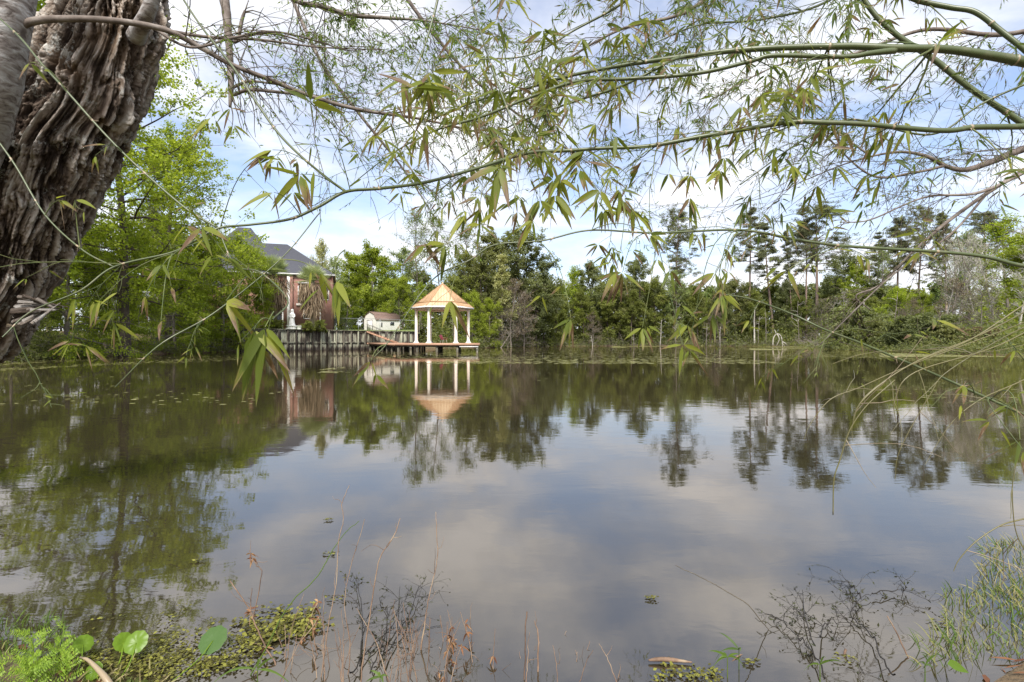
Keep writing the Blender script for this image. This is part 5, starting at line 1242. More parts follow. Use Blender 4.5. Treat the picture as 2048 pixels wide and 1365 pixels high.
cane('long green bamboo cane sagging through the middle from the right edge', [(2180, 245, 2.2, 15), (2048, 253, 2.2, 15), (1950, 256, 2.2, 14), (1885, 262, 2.2, 13), (1740, 249, 2.22, 12), (1650, 246, 2.25, 12), (1580, 246, 2.28, 12), (1480, 260, 2.3, 11), (1400, 274, 2.35, 11), (1300, 293, 2.38, 10), (1200, 297, 2.4, 9), (1120, 302, 2.4, 9), (1055, 307, 2.38, 9), (960, 335, 2.3, 8), (850, 365, 2.2, 8), (760, 378, 2.1, 8), (692, 384, 2.05, 8), (640, 412, 2.0, 8), (580, 438, 1.95, 7), (500, 450, 1.9, 6), (438, 457, 1.85, 6), (390, 482, 1.82, 5.5), (342, 506, 1.8, 5), (230, 533, 1.75, 5), (160, 582, 1.7, 4), (62, 624, 1.65, 4), (5, 675, 1.6, 3)], 104, node=.33, per=2, Lr=(.15, .5), ll=(.06, .11), nl=(2, 5), bare=.55,
    sprays=((1055, 307, 1000, 335, 2.38, 2.0, 6, 90), (1055, 310, 1120, 360, 2.38, 2.3, 5, 60), (692, 384, 600, 350, 2.05, 1.9, 5, 85), (700, 380, 622, 205, 2.05, 1.9, 5, 75), (690, 384, 545, 300, 2.0, 1.9, 4, 60), (600, 430, 548, 385, 1.95, 1.85, 3, 60),
            (1300, 295, 1240, 400, 2.38, 2.3, 6, 55), (1300, 295, 1200, 380, 2.38, 2.3, 5, 60), (1290, 300, 1160, 340, 2.4, 2.4, 6, 60), (1200, 300, 1110, 390, 2.4, 2.3, 6, 60), (1290, 298, 1170, 300, 2.4, 2.4, 5, 70), (1400, 275, 1380, 350, 2.3, 2.2, 6, 45), (1480, 262, 1440, 340, 2.3, 2.2, 5, 50), (1580, 250, 1585, 330, 2.3, 2.2, 5, 45), (1300, 300, 1380, 395, 2.3, 2.2, 6, 50), (1300, 300, 1240, 380, 2.35, 2.3, 6, 55), (1200, 302, 1265, 420, 2.35, 2.3, 5, 50), (1055, 312, 1080, 400, 2.3, 2.2, 6, 60), (960, 338, 960, 420, 2.3, 2.2, 5, 60), (880, 360, 930, 430, 2.2, 2.1, 5, 55), (440, 458, 515, 315, 1.9, 1.8, 2, 50)))
cane('slim green bamboo cane drooping across the tree line from the right edge', [(2180, 548, 1.9, 10), (2048, 532, 1.9, 10), (1970, 514, 1.9, 9), (1880, 505, 1.92, 8.5), (1690, 492, 1.95, 7.5), (1590, 479, 1.98, 7), (1480, 461, 2, 6), (1310, 466, 2.0, 5), (1180, 461, 2.0, 4.5), (1085, 482, 2.0, 4), (990, 490, 2.0, 4), (940, 520, 1.98, 3.5), (880, 548, 1.95, 3.5), (840, 590, 1.9, 3), (780, 680, 1.85, 2.5), (748, 715, 1.8, 2)], 105, node=.36, per=1, Lr=(.1, .4), nl=(2, 5), ll=(.05, .09), bare=.6,
    sprays=((1310, 466, 1365, 690, 2.0, 1.8, 3, 55), (1475, 462, 1375, 650, 2.0, 1.9, 7, 48), (1480, 462, 1430, 545, 2.0, 1.9, 4, 55), (1310, 468, 1245, 545, 2.0, 1.9, 8, 62), (1245, 400, 1232, 545, 2.0, 1.85, 3, 50), (1080, 485, 1142, 638, 2.0, 1.9, 5, 62), (1310, 470, 1285, 655, 2.0, 1.9, 6, 50), (1475, 465, 1445, 590, 2.0, 1.8, 6, 65), (1475, 465, 1425, 628, 2.0, 1.85, 5, 50), (1310, 468, 1340, 540, 2.0, 1.9, 4, 50), (770, 690, 742, 722, 1.85, 1.8, 4, 52), (1690, 492, 1575, 540, 1.95, 1.9, 4, 48), (1475, 462, 1378, 700, 2.0, 1.85, 3, 52), (1180, 462, 1300, 470, 2, 1.95, 4, 55), (1060, 440, 1065, 440, 2, 1.9, 5, 65), (990, 490, 890, 490, 2, 1.9, 6, 70), (940, 520, 900, 600, 2, 1.85, 4, 70), (880, 545, 850, 490, 2, 1.9, 5, 65), (1000, 490, 960, 450, 2, 1.9, 5, 60)))
cane('thick grey-green bamboo cane slanting down behind the others at upper right', [(1660, -120, 3.4, 11), (1735, 10, 3.35, 12), (1790, 68, 3.3, 13), (1870, 120, 3.25, 14), (1945, 180, 3.2, 14), (2048, 250, 3.15, 15), (2160, 330, 3.1, 15)], 106, node=.44, per=2, Lr=(.3, .8), ll=(.07, .12), bare=.2)
cane('smooth green bamboo cane curving down at the top right corner', [(1750, -40, 2.7, 12), (1830, -2, 2.7, 13), (1900, 15, 2.65, 13), (1950, 25, 2.6, 13), (2000, 62, 2.55, 13), (2060, 110, 2.5, 13), (2140, 190, 2.5, 13)], 107, node=.40, per=2, Lr=(.2, .7), ll=(.06, .11), bare=.3)
cane('thin dark bamboo branch running from the top left corner down to the long cane', [(330, -60, 2.3, 5), (400, 50, 2.25, 5), (470, 140, 2.2, 6), (555, 265, 2.15, 6), (640, 345, 2.1, 6), (690, 382, 2.05, 7)], 108, node=.26, per=1, Lr=(.1, .4), bare=.4, start=.4, nl=(2, 4))
cane('pale thin bamboo branch crossing the gnarled trunk diagonally', [(-20, 20, 1.9, 4), (40, 75, 1.88, 5), (85, 130, 1.86, 5), (135, 185, 1.85, 5), (245, 305, 1.85, 5), (365, 412, 1.85, 6), (436, 456, 1.85, 6)], 109, node=.24, per=0, Lr=(.05, .2), bare=.2, nl=(1, 3), ll=(.04, .07), sprays=((135, 185, 60, 125, 1.85, 1.8, 3, 40), (245, 305, 215, 290, 1.85, 1.8, 2, 38)))
cane('thin tan bamboo branch sloping down the left of the gnarled trunk', [(-20, 260, 1.8, 4), (30, 330, 1.8, 4.5), (90, 430, 1.78, 4), (165, 500, 1.76, 4), (228, 534, 1.75, 4)], 110, node=.2, per=0, bare=.2, sprays=((90, 432, 120, 400, 1.78, 1.75, 3, 45), (160, 498, 150, 400, 1.76, 1.75, 2, 45)))
cane('thin bamboo branch fanning down from the left end of the long cane', [(436, 457, 1.85, 4), (470, 530, 1.8, 3.5), (520, 545, 1.6, 3.5), (575, 600, 1.4, 4), (545, 640, 1.25, 4)], 111, node=.2, per=1, Lr=(.08, .2), bare=.5, nl=(1, 3), ll=(.04, .06),
    sprays=((545, 630, 530, 655, 1.3, 1.2, 4, 125), (540, 640, 508, 660, 1.25, 1.2, 4, 125), (500, 560, 452, 602, 1.6, 1.4, 3, 92), (690, 500, 672, 562, 1.7, 1.6, 4, 95), (345, 508, 322, 642, 1.7, 1.5, 1, 72), (345, 508, 200, 600, 1.75, 1.7, 2, 45), (420, 480, 290, 590, 1.8, 1.7, 2, 40), (560, 520, 640, 545, 1.6, 1.6, 3, 75)))
cane('straight thin bamboo shoot crossing below the outbuilding towards the bottom left', [(640, 425, 2.0, 3), (560, 520, 1.9, 3), (430, 625, 1.8, 4), (320, 690, 1.7, 4), (230, 775, 1.65, 2)], 112, node=.22, per=1, Lr=(.05, .25), bare=.5, nl=(1, 3), ll=(.03, .06))
cane('thin green bamboo cane slanting from mid right down to the right edge', [(1440, 588, 2.2, 3), (1500, 598, 2.18, 4), (1580, 627, 2.15, 5), (1650, 660, 2.1, 5), (1730, 690, 2.1, 6), (1840, 736, 2.05, 6), (1950, 786, 2.0, 7), (2048, 830, 1.95, 7), (2150, 880, 1.9, 8)], 113, node=.28, per=1, Lr=(.1, .35), bare=.35, nl=(1, 4), ll=(.04, .08), fwd=-.5,
    sprays=((1800, 700, 1870, 640, 2.1, 2.0, 2, 50), (1980, 800, 2040, 880, 1.9, 1.5, 2, 80), (2048, 830, 2046, 900, 1.8, 1.4, 2, 70), (2048, 720, 2030, 700, 2, 1.8, 3, 45), (1950, 790, 1930, 770, 2, 1.9, 3, 45), (1530, 600, 1500, 640, 2.1, 2.0, 3, 40)))
cane('bundle of thin bamboo branches rising right of centre from the top edge', [(930, -50, 2.5, 5), (960, 60, 2.5, 5), (985, 140, 2.48, 5), (1020, 230, 2.42, 6), (1055, 306, 2.38, 8)], 114, node=.28, per=2, Lr=(.15, .5), bare=.2, nl=(3, 6), ll=(.07, .12))
cane('leafy bamboo cane hanging from the top edge left of centre', [(900, -80, 2.1, 8), (880, -20, 2.1, 7), (868, 30, 2.08, 6), (850, 90, 2.05, 4), (820, 170, 2.0, 3)], 115, node=.17, per=2, Lr=(.1, .4), bare=.1, nl=(3, 6), ll=(.09, .17))
cane('leafy bamboo cane with many small leaves above the middle of the sky', [(1320, -60, 3.0, 8), (1240, 10, 3.0, 7), (1150, 60, 3.0, 5), (1060, 110, 3.0, 4), (960, 120, 3.0, 3)], 116, node=.28, per=2.2, Lr=(.2, .7), bare=.1, nl=(2, 6), ll=(.09, .16))
cane('fine leafy bamboo cane near the top edge right of centre', [(1760, -60, 3.4, 8), (1640, 10, 3.4, 6), (1520, 40, 3.4, 5), (1400, 50, 3.4, 4), (1300, 90, 3.4, 3)], 117, node=.22, per=4, Lr=(.2, .8), bare=.15, nl=(3, 6), ll=(.06, .11), leaf='bamboo_leaf_far')
cane('brown-tipped bamboo cane drooping among leaves in mid sky', [(1120, 165, 2.9, 4), (1090, 230, 2.8, 4), (1130, 290, 2.8, 3), (1180, 360, 2.8, 3), (1230, 430, 2.7, 2)], 118, node=.2, per=2, Lr=(.1, .35), bare=.1, nl=(3, 6), ll=(.07, .12))
cane('slender bamboo cane rising to the right among the fine twigs at right', [(1480, 370, 3, 3), (1600, 285, 2.95, 4), (1700, 240, 2.9, 5), (1860, 270, 2.9, 5), (1960, 210, 2.85, 5), (2060, 165, 2.8, 6), (2160, 130, 2.8, 7)], 119, node=.2, per=2, Lr=(.15, .5), bare=.3, nl=(2, 5), ll=(.06, .11), leaf='bamboo_leaf_far', fwd=-.6)

# dry sheaf of drooping grass-like canes at the right
def reed_bunch(label, starts, seed, group='dry bamboo whips at the right'):
    r = rs(seed); o0 = P(*starts[0][0][:3]); o = thing('dry_bamboo_whips', label, 'bamboo', o0, 0, None); a = MB(); b = MB()
    for rows in starts:
        p, rad = pline([(x_, y_, D, w_) for x_, y_, D, w_ in rows], 8); rad = rad*.6; a.tube(p, rad, 6, rnd=.3*r.rand())
        for k in range(2): q = at_len(p, r.uniform(.3, .8)); w_, _ = wander(r, q, nrm(p[-1]-p[-3]+r.randn(3)*.05), r.uniform(.1, .35), 5, .15, -.1); a.tube(w_, np.linspace(.0015, .0006, 6), 4, rnd=r.rand(), cap=False)
    rel(a, o0).obj('stems', M['cane_dry'], o)
reed_bunch('sheaf of straw-coloured bamboo whips drooping from the right edge to the water', [
    [(2160, 560, 1.9, 5), (2048, 625, 1.9, 5), (1950, 675, 1.9, 5), (1850, 715, 1.9, 4), (1780, 755, 1.9, 4), (1725, 800, 1.9, 3.5), (1705, 850, 1.9, 2.5), (1706, 885, 1.9, 1.5)],
    [(2160, 540, 1.85, 5), (2048, 610, 1.85, 5), (1940, 680, 1.85, 4), (1830, 725, 1.85, 4), (1760, 770, 1.85, 4), (1715, 815, 1.85, 3), (1703, 862, 1.85, 1.5)],
    [(2160, 590, 1.95, 4), (2048, 645, 1.95, 4), (1930, 690, 1.95, 4), (1810, 735, 1.95, 3), (1720, 775, 1.95, 3), (1660, 800, 1.95, 3), (1620, 850, 1.95, 2), (1608, 880, 1.95, 1.5)],
    [(2160, 650, 2, 4), (2048, 690, 2, 3), (1960, 705, 2, 3), (1880, 700, 2, 3), (1780, 702, 2, 2), (1720, 710, 2, 2), (1665, 728, 2, 1.5)],
    [(2160, 620, 2.0, 4), (2048, 655, 2.0, 4), (1900, 740, 2.0, 3), (1860, 790, 2, 3), (1800, 900, 2, 2), (1790, 960, 2, 1.5)],
    [(2160, 600, 1.8, 4), (2000, 690, 1.8, 4), (1830, 745, 1.8, 3.5), (1790, 800, 1.8, 3), (1792, 845, 1.8, 2)],
    [(2160, 700, 1.7, 5), (2048, 760, 1.7, 4), (1960, 800, 1.7, 3), (1900, 850, 1.7, 2), (1850, 930, 1.7, 1.5)]], 5)
reed_bunch('single tan whip hanging straight down over the bright water at right', [[(1790, 760, 1.8, 3), (1735, 810, 1.8, 3), (1700, 860, 1.8, 3.5), (1680, 920, 1.8, 4), (1668, 960, 1.8, 4), (1666, 1030, 1.8, 4)]], 6)
reed_bunch('brown arched whip bending down from the right edge above the water', [[(2160, 1010, 1.7, 6), (2048, 1038, 1.7, 5), (2000, 1052, 1.7, 4), (1950, 1085, 1.7, 4), (1918, 1120, 1.7, 3), (1907, 1143, 1.7, 2)]], 7)
reed_bunch('dark thin whip dangling at the right edge', [[(2040, 900, 1.6, 3), (2026, 960, 1.6, 3), (2026, 1020, 1.6, 3), (2034, 1070, 1.6, 3), (2060, 1120, 1.6, 3)]], 8)

# ------------------------------------------------------------------ near bank: floating plants, stems, grass
def WZ(px, py, z=.01):
    D = (H-z)*F/(py-CY); return np.array([X(px, D), D, z])
r_ = rs(51)
def rosette(mb, c, n, R, L, r):
    a = r.rand(n)*6.28; rr__ = np.sqrt(r.rand(n))*R; q = np.column_stack([np.cos(a)*rr__, np.sin(a)*rr__, r.rand(n)*.010])+c
    d = nrm(np.column_stack([r.randn(n, 2), r.uniform(0, .25, n)])); mb.leaves(q, d, nrm(np.column_stack([r.randn(n, 2)*.25, np.ones(n)])), L*r.uniform(.6, 1.3, n), L*.75, r.rand(n))
t = MB()
for k in range(125):
    u = r_.rand(); px = 190+300*r_.rand()+(60*r_.randn()); py = 1350-150*r_.rand()*u-.22*abs(px-300)*.3
    if py > 1190 and px < 560: rosette(t, WZ(px, py, .006), 13, .055, .015, r_)
for k in range(70):
    f = r_.rand(); px = 480+150*f+r_.randn()*14; py = 1225+60*(1-f)*r_.rand()+r_.randn()*14+20
    rosette(t, WZ(px, py, .006), 12, .045, .022, r_)
for k in range(22): rosette(t, WZ(1310+130*r_.rand(), 1338+28*r_.rand(), .006), 9, .03, .016, r_)
tag(t.obj('water_clover', M['clover']), 'yellow-green and dark floating water clover mat at the near bank', 'water plants', kind='stuff')
for (px, py, sz, lab) in ((657, 1041, .035, 'small floating weed clump farthest out, beside a tall curved stem'), (662, 1108, .05, 'floating weed clump touching the leaning green stem'), (395, 1123, .04, 'reddish floating weed clump left of the dry stems'), (1303, 1197, .035, 'lone floating weed clump in open water at lower centre right'),
        (1884, 1247, .06, 'dark floating weed clump left of the bank grass'), (668, 1198, .06, 'brown floating weed clump among the dry stems'), (1500, 1325, .04, 'floating weed clump beside the arched red bramble'), (1690, 1320, .06, 'floating weed clump among the dark twigs at lower right')):
    c = WZ(px, py, .004); o = MB(); rosette(o, np.zeros(3), 26, sz*.62, .015, rs(px)); o = o.obj('floating_weed', M['clover']); o.location = c; o.scale = (1.3, .8, 1); tag(o, lab, 'water weed', 'small floating weed clumps')
# specks and rafts of duckweed farther out
t = MB()
def specks(n, px0, px1, d0, d1, sz, thr, fr, sd):
    px = r_.uniform(px0, px1, n); D = 1/r_.uniform(1/d1, 1/d0, n); x = X(px, D)
    nz = fbm(np.column_stack([x*fr, D*fr*.35, np.zeros(n)]), 3, sd); k = (nz > thr) & (sdist(np.column_stack([x, D])) < -.1); x, D = x[k], D[k]; m = len(x)
    s_ = sz*r_.uniform(.4, 1.5, m); a = r_.rand(m)*6.28; q = []; zj = r_.uniform(.004, .022, m)
    for e in range(6): q.append(np.column_stack([x+np.cos(a+e*pi/3)*s_*1.7*r_.uniform(.6, 1.2, m), D+np.sin(a+e*pi/3)*s_*r_.uniform(.6, 1.2, m), zj]))
    v = np.stack(q, 1).reshape(-1, 3); b = np.arange(m)[:, None]*6
    t.add(v, np.vstack([b+[0, 1, 2, 3], b+[0, 3, 4, 5]]), rnd=np.repeat(np.clip(.5+r_.randn(m)*.25, 0, 1), 6))
specks(5200, -60, 760, 20, 60, .06, .50, .25, 1)
specks(5200, 740, 1780, 28, 110, .09, .50, .10, 2)
specks(700, 0, 2048, 10, 24, .03, .56, .3, 3)
specks(1400, 1650, 2100, 32, 60, .08, .47, .15, 4)
for (px0, px1, da, db, sd, tz, sz_) in ((1225, 1740, 96, 124, 7, .47, .22), (1500, 1760, 70, 96, 8, .48, .15), (1760, 2060, 40, 54, 9, .52, .08)): specks(9000, px0, px1, da, db, sz_, tz, .06, sd)
tag(t.obj('duckweed', M['duckweed']), 'pale green duckweed specks and rafts floating on the pond', 'duckweed', kind='stuff')

# pennywort
def pennywort(px, py, D, rad, tilt, foot, lab, rz=0):
    c = P(px, py, D); o = thing('pennywort_leaf', lab, 'leaf', c, 0, 'round pennywort leaves at the near bank'); m = MB(); n = 48; v = [(0, 0, -.004)]
    for ri, q in ((.35, .001), (.7, .002), (1, 0)):
        for k in range(n):
            a = k*2*pi/n; e = rad*ri*(1+(.035*cos(9*a) if ri == 1 else 0)); v.append((e*cos(a), e*sin(a), q+.0006*sin(9*a)*ri))
    f3 = [(0, 1+k, 1+(k+1) % n) for k in range(n)]; f4 = [(1+r*n+k, 1+(r+1)*n+k, 1+(r+1)*n+(k+1) % n, 1+r*n+(k+1) % n) for r in (0, 1) for k in range(n)]
    m.add(v, f4, f3, rnd=rz); b = m.obj('blade', M['pennywort'], o, True); b.rotation_euler = tilt
    s = MB(); e = P(*foot)-c; s.tube(spline([(0, 0, -.004), e*.4+[.01, 0, -.01], e], 6), [.0022]*13, 6); s.obj('stalk', M['vetch'], o, True)
pennywort(272, 1285, 2.0, .042, (radians(48), radians(8), 0), (225, 1380, 1.85), 'bright green round leaf facing the camera, at centre of the pennywort group', .5)
pennywort(247, 1284, 2.02, .036, (radians(20), radians(50), 0), (215, 1370, 1.9), 'folded round leaf tucked behind the bright round leaf', .4)
pennywort(426, 1280, 2.05, .054, (radians(38), radians(-6), 0), (330, 1375, 1.85), 'large blue-green round leaf on a long curved stalk, rightmost', .95)
pennywort(166, 1288, 2.0, .034, (radians(25), radians(42), 0), (140, 1372, 1.85), 'tilted green round leaf beside the feathery vetch', .35)
pennywort(188, 1342, 1.9, .030, (radians(55), 0, 0), (200, 1385, 1.85), 'small round leaf low beside the curled dry stalk', .35)

# dry stems
def stems(label, rows_list, seed, mat='dry_stem', side=3, name='dry_weed', dead=0, group='dry weeds along the near bank'):
    r = rs(seed); o0 = P(rows_list[0][0][0], rows_list[0][0][1], 1.9); o = thing(name, label, 'weed', o0, 0, group); a = MB(); lf = MB()
    for rows in rows_list:
        if len(rows_list) <= 6 and a.v: rel(a, o0).obj('stem', M[mat], o); a = MB()
        D = r.uniform(1.78, 2.05); p, rad = pline([(x_, y_, D+.05*i, w_) for i, (x_, y_, w_) in enumerate(rows)], 8); rad = rad*.72; p = p+np.cumsum(r.randn(len(p), 3)*.0012, 0); a.tube(p, rad, 5, rnd=r.rand())
        for k in range(side):
            q = at_len(p, r.uniform(.3, .95)); w_, _ = wander(r, q, nrm(r.randn(3)*[1, .5, .6]+[0, 0, .7]), r.uniform(.02, .12), 5, .3); a.tube(w_, np.linspace(.0011, .0005, 6), 4, rnd=r.rand(), cap=False)
        for k in range(dead):
            q = at_len(p, r.uniform(.3, 1)); n = 5; d = nrm(r.randn(n, 3)+[0, 0, -.3]); lf.blades(np.tile(q, (n, 1)), d, r.randn(n, 3), r.uniform(.015, .04, n), .008, r.rand(n), droop=.5, seg=3)
    rel(a, o0).obj('stems' if len(rows_list) > 6 else 'stem', M[mat], o)
    if lf.v: rel(lf, o0).obj('withered_leaves', M['dead_leaf'], o)
stems('tall wavy brown weed stem with kinks, left of centre', [[(640, 1390, 3), (655, 1270, 3), (672, 1180, 2.5), (676, 1090, 2.5), (684, 1040, 2), (680, 1010, 2), (692, 975, 1.5)], [(690, 1400, 3), (700, 1300, 3), (690, 1200, 2), (700, 1130, 2), (728, 1038, 1.5)]], 1)
stems('leaning green weed stem rising to a pointed tip', [[(480, 1390, 4), (540, 1290, 4), (580, 1215, 3), (640, 1150, 3), (672, 1100, 2.5), (700, 1060, 2), (727, 1038, 1.5)]], 2, 'grass_blade', 0)
stems('reddish branched weed with curled dry tips at left', [[(560, 1400, 5), (552, 1330, 5), (535, 1290, 4), (510, 1240, 4), (495, 1210, 3), (460, 1160, 3)], [(505, 1240, 3), (520, 1150, 2.5), (510, 1130, 2), (498, 1100, 1.5)], [(500, 1250, 2.5), (505, 1180, 2)]], 3, dead=2)
stems('dry weed with brown withered leaves in the near water', [[(590, 1400, 3), (580, 1320, 3), (620, 1260, 2.5), (632, 1235, 2)], [(650, 1400, 3), (640, 1320, 3), (625, 1250, 2)], [(540, 1400, 3), (600, 1290, 2), (640, 1200, 1.5)]], 4, dead=3)
stems('slender weed stem leaning right with a bare tip', [[(720, 1400, 4), (724, 1320, 4), (740, 1200, 3.5), (755, 1120, 3), (780, 1080, 3), (796, 1042, 1.8)]], 5, side=5)
stems('very tall straight thin weed stem near bottom centre-left', [[(835, 1400, 5), (838, 1300, 5), (848, 1220, 3), (860, 1170, 2.5), (869, 1130, 2.5), (867, 1060, 2), (867, 1022, 1.5)]], 6, side=4)
r9 = rs(90)
def thicket(label, x0, x1, n, hmin, hmax, seed, mat='dry_stem', **k):
    r = rs(seed); L_ = []
    for i in range(n):
        x = r.uniform(x0, x1); h = r.uniform(hmin, hmax); ln_ = r.randn()*h*.22; L_.append([(x, 1405, r.uniform(2.5, 4.5)), (x+ln_*.3, 1405-h*.4, 2.5), (x+ln_*.55, 1405-h*.7, 2), (x+ln_, 1405-h, 1.2)])
    stems(label, L_, seed, mat, 1, **k)
thicket('thicket of rusty stems and seed heads at bottom centre-left', 770, 860, 22, 60, 210, 21, dead=0)
thicket('dense dry brown stalks with papery leaves right of the rusty thicket', 870, 985, 26, 50, 190, 22, dead=1)
thicket('scattered reddish twigs left of the rusty thicket', 560, 770, 26, 60, 230, 23, dead=0)
thicket('few dry stalks standing at bottom centre', 1040, 1090, 4, 90, 170, 24)
thicket('sparse short brown stalks right of bottom centre', 1100, 1260, 12, 50, 150, 25)
stems('dark curved stalk standing alone right of centre bottom', [[(1046, 1400, 4), (1047, 1330, 4), (1050, 1270, 3.5), (1056, 1226, 4)]], 26, side=0)
stems('pale knotted stalk beside the dark curved one', [[(1075, 1400, 5), (1074, 1330, 5), (1072, 1270, 4), (1066, 1240, 2)]], 27, side=1)
stems('long dark twig slanting down left to right over the lower right water', [[(1352, 1132, 1.5), (1400, 1155, 2), (1440, 1178, 2), (1490, 1208, 2.5), (1520, 1240, 2.5), (1545, 1270, 2)]], 28, 'twig', 1)
stems('red bramble arching out of the water at lower right', [[(1480, 1400, 6), (1495, 1360, 6), (1512, 1325, 6), (1535, 1310, 5), (1570, 1305, 5), (1600, 1301, 5), (1612, 1300, 3)], [(1430, 1400, 4), (1448, 1340, 4), (1470, 1312, 4), (1500, 1306, 4), (1550, 1315, 4), (1600, 1330, 3), (1614, 1350, 2)]], 29, side=2)
stems('leaning reddish stalk at lower right in front of dark twigs', [[(1675, 1400, 7), (1682, 1350, 7), (1692, 1298, 7)], [(1838, 1400, 3), (1828, 1340, 4), (1805, 1285, 4), (1776, 1232, 3)]], 30, side=0)
# dark twigs on the water; those at lower right stand in for overhead reflections
def drowned_or_reflected(label, lines, seed):
    r = rs(seed); c0 = WZ(*lines[0][0]); o = thing('drowned_or_reflected_branch', label, 'branch', c0, 0, 'dark twigs lying in the water'); a = MB(); b = MB(); lf = MB()
    for ln_ in lines:
        q = spline([WZ(x, y, .012) for x, y in ln_], 6); q[:, 2] += .004+np.abs(r.randn(len(q)))*.012; a.tube(q, np.linspace(.003, .0012, len(q)), 5)
        twigs_from(b, lf, r, q, 8, (.05, .22), (0, .2, .05), spread=.7, th=.0014, depth=2, leafn=1, ll=(.010, .022), lw=.4, sag=.03)
    b.v = [np.column_stack([v[:, 0], v[:, 1], np.clip(v[:, 2], .003, .10)]) for v in b.v]; lf.v = [np.column_stack([v[:, 0], v[:, 1], np.clip(v[:, 2], .003, .10)]) for v in lf.v]
    rel(a, c0).obj('branch', M['wet_or_reflected_twig'], o); rel(b, c0).obj('twigs', M['wet_or_reflected_twig'], o); rel(lf, c0).obj('leaves', M['wet_or_reflected_leaf'], o)
drowned_or_reflected('dark forked shape at lower right standing in for reflection of overhead branch', [[(1790, 1362), (1765, 1330), (1745, 1280), (1705, 1240), (1704, 1225), (1722, 1200), (1745, 1192)], [(1722, 1200), (1705, 1180), (1690, 1165)], [(1745, 1192), (1790, 1185), (1815, 1188)]], 1)
drowned_or_reflected('dark twig shapes left of the forked one standing in for reflections of overhead twigs', [[(1650, 1362), (1630, 1320), (1600, 1285), (1560, 1245), (1510, 1222)], [(1630, 1300), (1610, 1240), (1605, 1185)], [(1640, 1290), (1650, 1255), (1700, 1250)]], 2)
drowned_or_reflected('dark water weed branch with small leaves behind the rusty stems', [[(700, 1360), (740, 1300), (790, 1250), (800, 1180)], [(720, 1340), (725, 1240), (712, 1160)], [(770, 1320), (820, 1230), (838, 1180)], [(740, 1350), (770, 1280), (775, 1220)]], 3)
# driftwood
dw = MB(); q = spline([WZ(1297, 1321, .01), WZ(1320, 1319, .014), WZ(1350, 1321, .012), WZ(1384, 1325, .008)], 8); dw.tube(q, np.interp(np.linspace(0, 1, len(q)), [0, .2, .6, 1], [.003, .007, .008, .002])*(1+.25*rs(1).rand(len(q))), 9)
o = dw.obj('driftwood', M['dry_stem'], at=q[0]); tag(o, 'pale tan piece of driftwood floating at bottom centre right', 'driftwood')

# grasses and feathery vetch at the corners
def grass(label, px0, px1, D0, D1, n, L, seed, lean=(0, 0), W=.006, z=None, drywt=.4):
    r = rs(seed); c0 = np.array([X((px0+px1)/2, D0), D0, 0.02]); o = thing('grass_clump', label, 'grass', c0, 0, 'grass clumps on the near bank'); a = MB()
    px = r.uniform(px0, px1, n); D = r.uniform(D0, D1, n); x = X(px, D); zz = np.maximum(gz(np.column_stack([x, D])), 0)-.01
    d = nrm(np.column_stack([r.randn(n)*.35+lean[0], r.randn(n)*.3+lean[1], np.ones(n)])); rv = np.where(r.rand(n) < drywt, r.uniform(.75, 1, n), r.uniform(0, .6, n))
    a.blades(np.column_stack([x, D, zz])-c0, d, nrm(np.column_stack([r.randn(n)*.4, -np.ones(n), r.rand(n)*.4])), L*r.uniform(.45, 1.2, n), W*r.uniform(.6, 1.3, n), rv, droop=r.uniform(.1, .8, n), seg=6, prof=([0, .1, .6, 1], [.7, 1, .7, .03]))
    a.obj('blades', M['grass_blade'], o)
grass('thick clump of mixed green and straw grass in the bottom right corner', 1890, 2120, 2.0, 2.6, 620, .10, 1, (-.15, 0), .0045, drywt=.5)
grass('taller straw and green grass tuft on the corner bank at right edge', 1960, 2120, 2.4, 3.2, 380, .12, 2, (-.3, 0), .005, drywt=.6)
grass('thin grass blades leaning left in front of the corner clump', 1830, 1960, 1.95, 2.2, 70, .16, 3, (-.3, 0), .004)
grass('few dry grass blades at the bottom left edge of the bank', 100, 330, 1.8, 1.95, 70, .10, 4, (.3, 0), .006, drywt=.9)
grass('short green grass behind the vetch in the bottom left corner', -60, 130, 1.95, 2.3, 260, .10, 5, (.1, 0), .005, drywt=.1)
def tuft(px, py, D, lab, seed, n=7, Lp=70):
    r = rs(seed); c = P(px, 1385, D); e = P(px, py, D); o = thing('grass_shoot', lab, 'grass', c, 0, 'green shoots in the near water'); a = MB()
    d = nrm(np.column_stack([r.randn(n)*.9, r.randn(n)*.2, np.abs(r.randn(n))*.5+.3])); a.tube([(0, 0, 0), (e-c)], [.0022, .0016], 5); a.blades(np.tile(e-c, (n, 1)), d, nrm(r.randn(n, 3)*.3+[0, -1, .2]), Lp/F*D*r.uniform(.5, 1.1, n), .009, r.uniform(.1, .4, n), droop=r.uniform(.3, 1.2, n), seg=6); a.obj('blades', M['grass_blade'], o)
tuft(1455, 1315, 1.9, 'bright green broad-bladed shoot with drooping tips at lower right', 1, 6, 60)
tuft(1478, 1300, 1.95, 'green shoot just right of the broad-bladed shoot', 2, 3, 60)
tuft(515, 1340, 1.85, 'upright green blade shoot among the reddish weeds', 3, 4, 110)
tuft(1640, 1330, 1.85, 'curved light green shoot right of the red bramble', 4, 4, 70)
tuft(1850, 1330, 1.85, 'thin green shoot left of the corner grass', 5, 3, 60)
tuft(760, 1355, 1.8, 'short green shoot under the rusty thicket', 6, 5, 40)
bl = MB(); c = P(1895, 1328, 1.8); bl.blades([(0, 0, 0)], [nrm((.9, .2, -.25))], [(0, -.7, .6)], .10, .035, [.1], droop=.2, seg=6); o = bl.obj('broad_leaf', M['vetch']); o.location = c; tag(o, 'single broad bright green leaf poking out left of the corner grass', 'leaf')
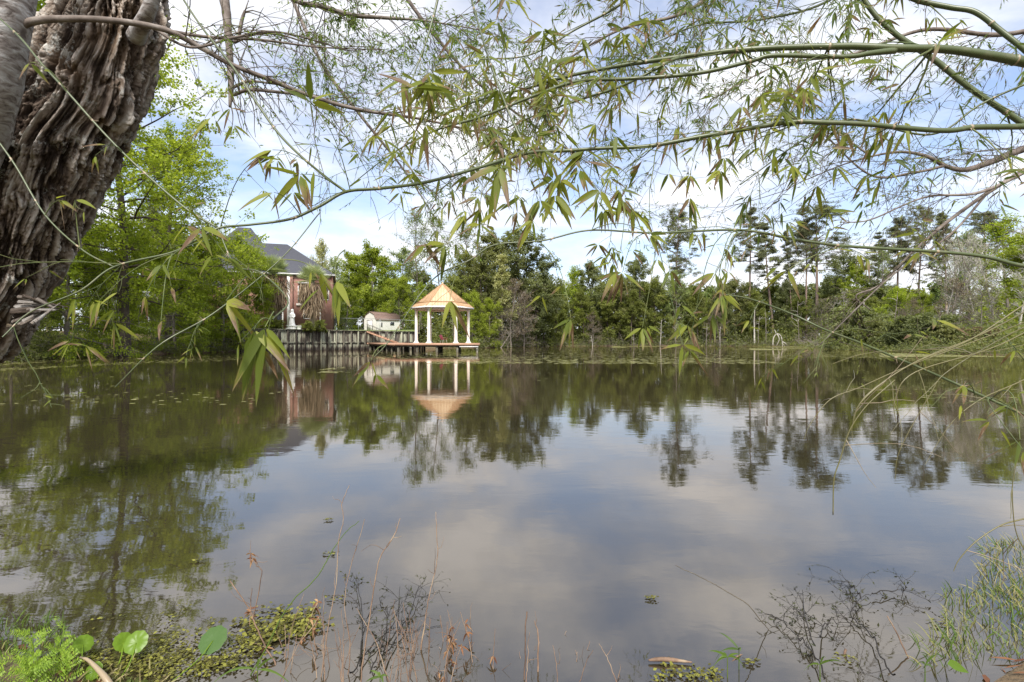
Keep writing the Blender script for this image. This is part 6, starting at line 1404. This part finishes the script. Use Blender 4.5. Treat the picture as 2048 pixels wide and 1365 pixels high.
def vetch(px, py0, py1, D, lab, seed):
    r = rs(seed); o0 = P(px, py0, D); o = thing('vetch_plant', lab, 'plant', o0, 0, 'feathery vetch plants in the corner'); a = MB(); lf = MB()
    p, _ = wander(r, (0, 0, 0), (r.randn()*.25+.1, 0, 1), (py0-py1)/F*D, 12, .10); a.tube(p, np.linspace(.002, .0009, 13), 5)
    for k in range(12):
        q = at_len(p, .15+.85*k/12); d = nrm(np.array([(-1)**k*1.0, r.randn()*.5, .45+r.randn()*.2])); L = r.uniform(.06, .11)*(1.1-.5*k/12); w_, e = wander(r, q, d, L, 6, .07, .06); a.tube(w_, np.linspace(.0009, .0004, 7), 3, cap=False)
        m = 9
        for s_ in (-1, 1):
            c = np.array([at_len(w_, .12+.85*i/m) for i in range(m)]); sd = nrm(np.cross(e, (0, -1, .3)))*s_; dd = nrm(sd[None]+e[None]*.35+r.randn(m, 3)*.12); lf.leaves(c, dd, nrm(r.randn(m, 3)*.25+[0, -.6, .8]), .013*r.uniform(.8, 1.2, m), .0042, np.clip(.5+r.randn(m)*.2, 0, 1))
    a.obj('stem', M['vetch'], o); lf.obj('leaflets', M['vetch'], o)
VL = ['tallest feathery vetch sprig at the left edge', 'vetch sprig leaning right beside the tallest one', 'vetch sprig with loose tip in the middle of the patch', 'vetch sprig nearest the tilted round leaf', 'low vetch sprig filling the corner front', 'short vetch sprig between the corner and the middle sprig', 'low vetch sprig at the right side of the patch', 'vetch sprig low at the left edge', 'small vetch sprig at the bottom of the patch', 'thin vetch sprig rising behind the low ones']
for (px, y0, y1, D), lab in zip(((8, 1385, 1235, 1.9), (60, 1390, 1260, 1.88), (100, 1390, 1262, 1.92), (135, 1390, 1280, 1.92), (30, 1400, 1310, 1.8), (75, 1400, 1300, 1.82), (120, 1400, 1315, 1.82), (-5, 1395, 1290, 1.82), (55, 1400, 1330, 1.78), (85, 1385, 1250, 1.95)), VL): vetch(px, y0, y1, D, lab, px+50)
# curled dry stalk and litter at the bank edge
t = MB(); q, rad = pline([(235, 1400, 1.8, 14), (215, 1362, 1.82, 12), (195, 1338, 1.85, 9), (175, 1320, 1.87, 6), (160, 1315, 1.88, 3)], 8); t.tube(q, rad, 10, rnd=.9); o = t.obj('dry_stalk', M['cane_dry'], at=q[0]); tag(o, 'thick curled pale dry stalk at the bottom left bank', 'stalk')
t = MB(); n = 500; r_ = rs(88); x = r_.uniform(-2.6, 2.8, n); y = r_.uniform(1.5, 2.5, n); k = sdist(np.column_stack([x, y])) > -.03; x, y = x[k], y[k]; n = len(x)
t.blades(np.column_stack([x, y, gz(np.column_stack([x, y]))+.012]), nrm(np.column_stack([r_.randn(n, 2), r_.randn(n)*.12])), nrm(r_.randn(n, 3)*.3+[0, 0, 1]), r_.uniform(.03, .12, n), r_.uniform(.006, .025, n), r_.rand(n), droop=.05, seg=3)
tag(t.obj('leaf_litter', M['dead_leaf']), 'brown dead leaves and straw strewn on the near bank', 'leaf litter', kind='stuff')
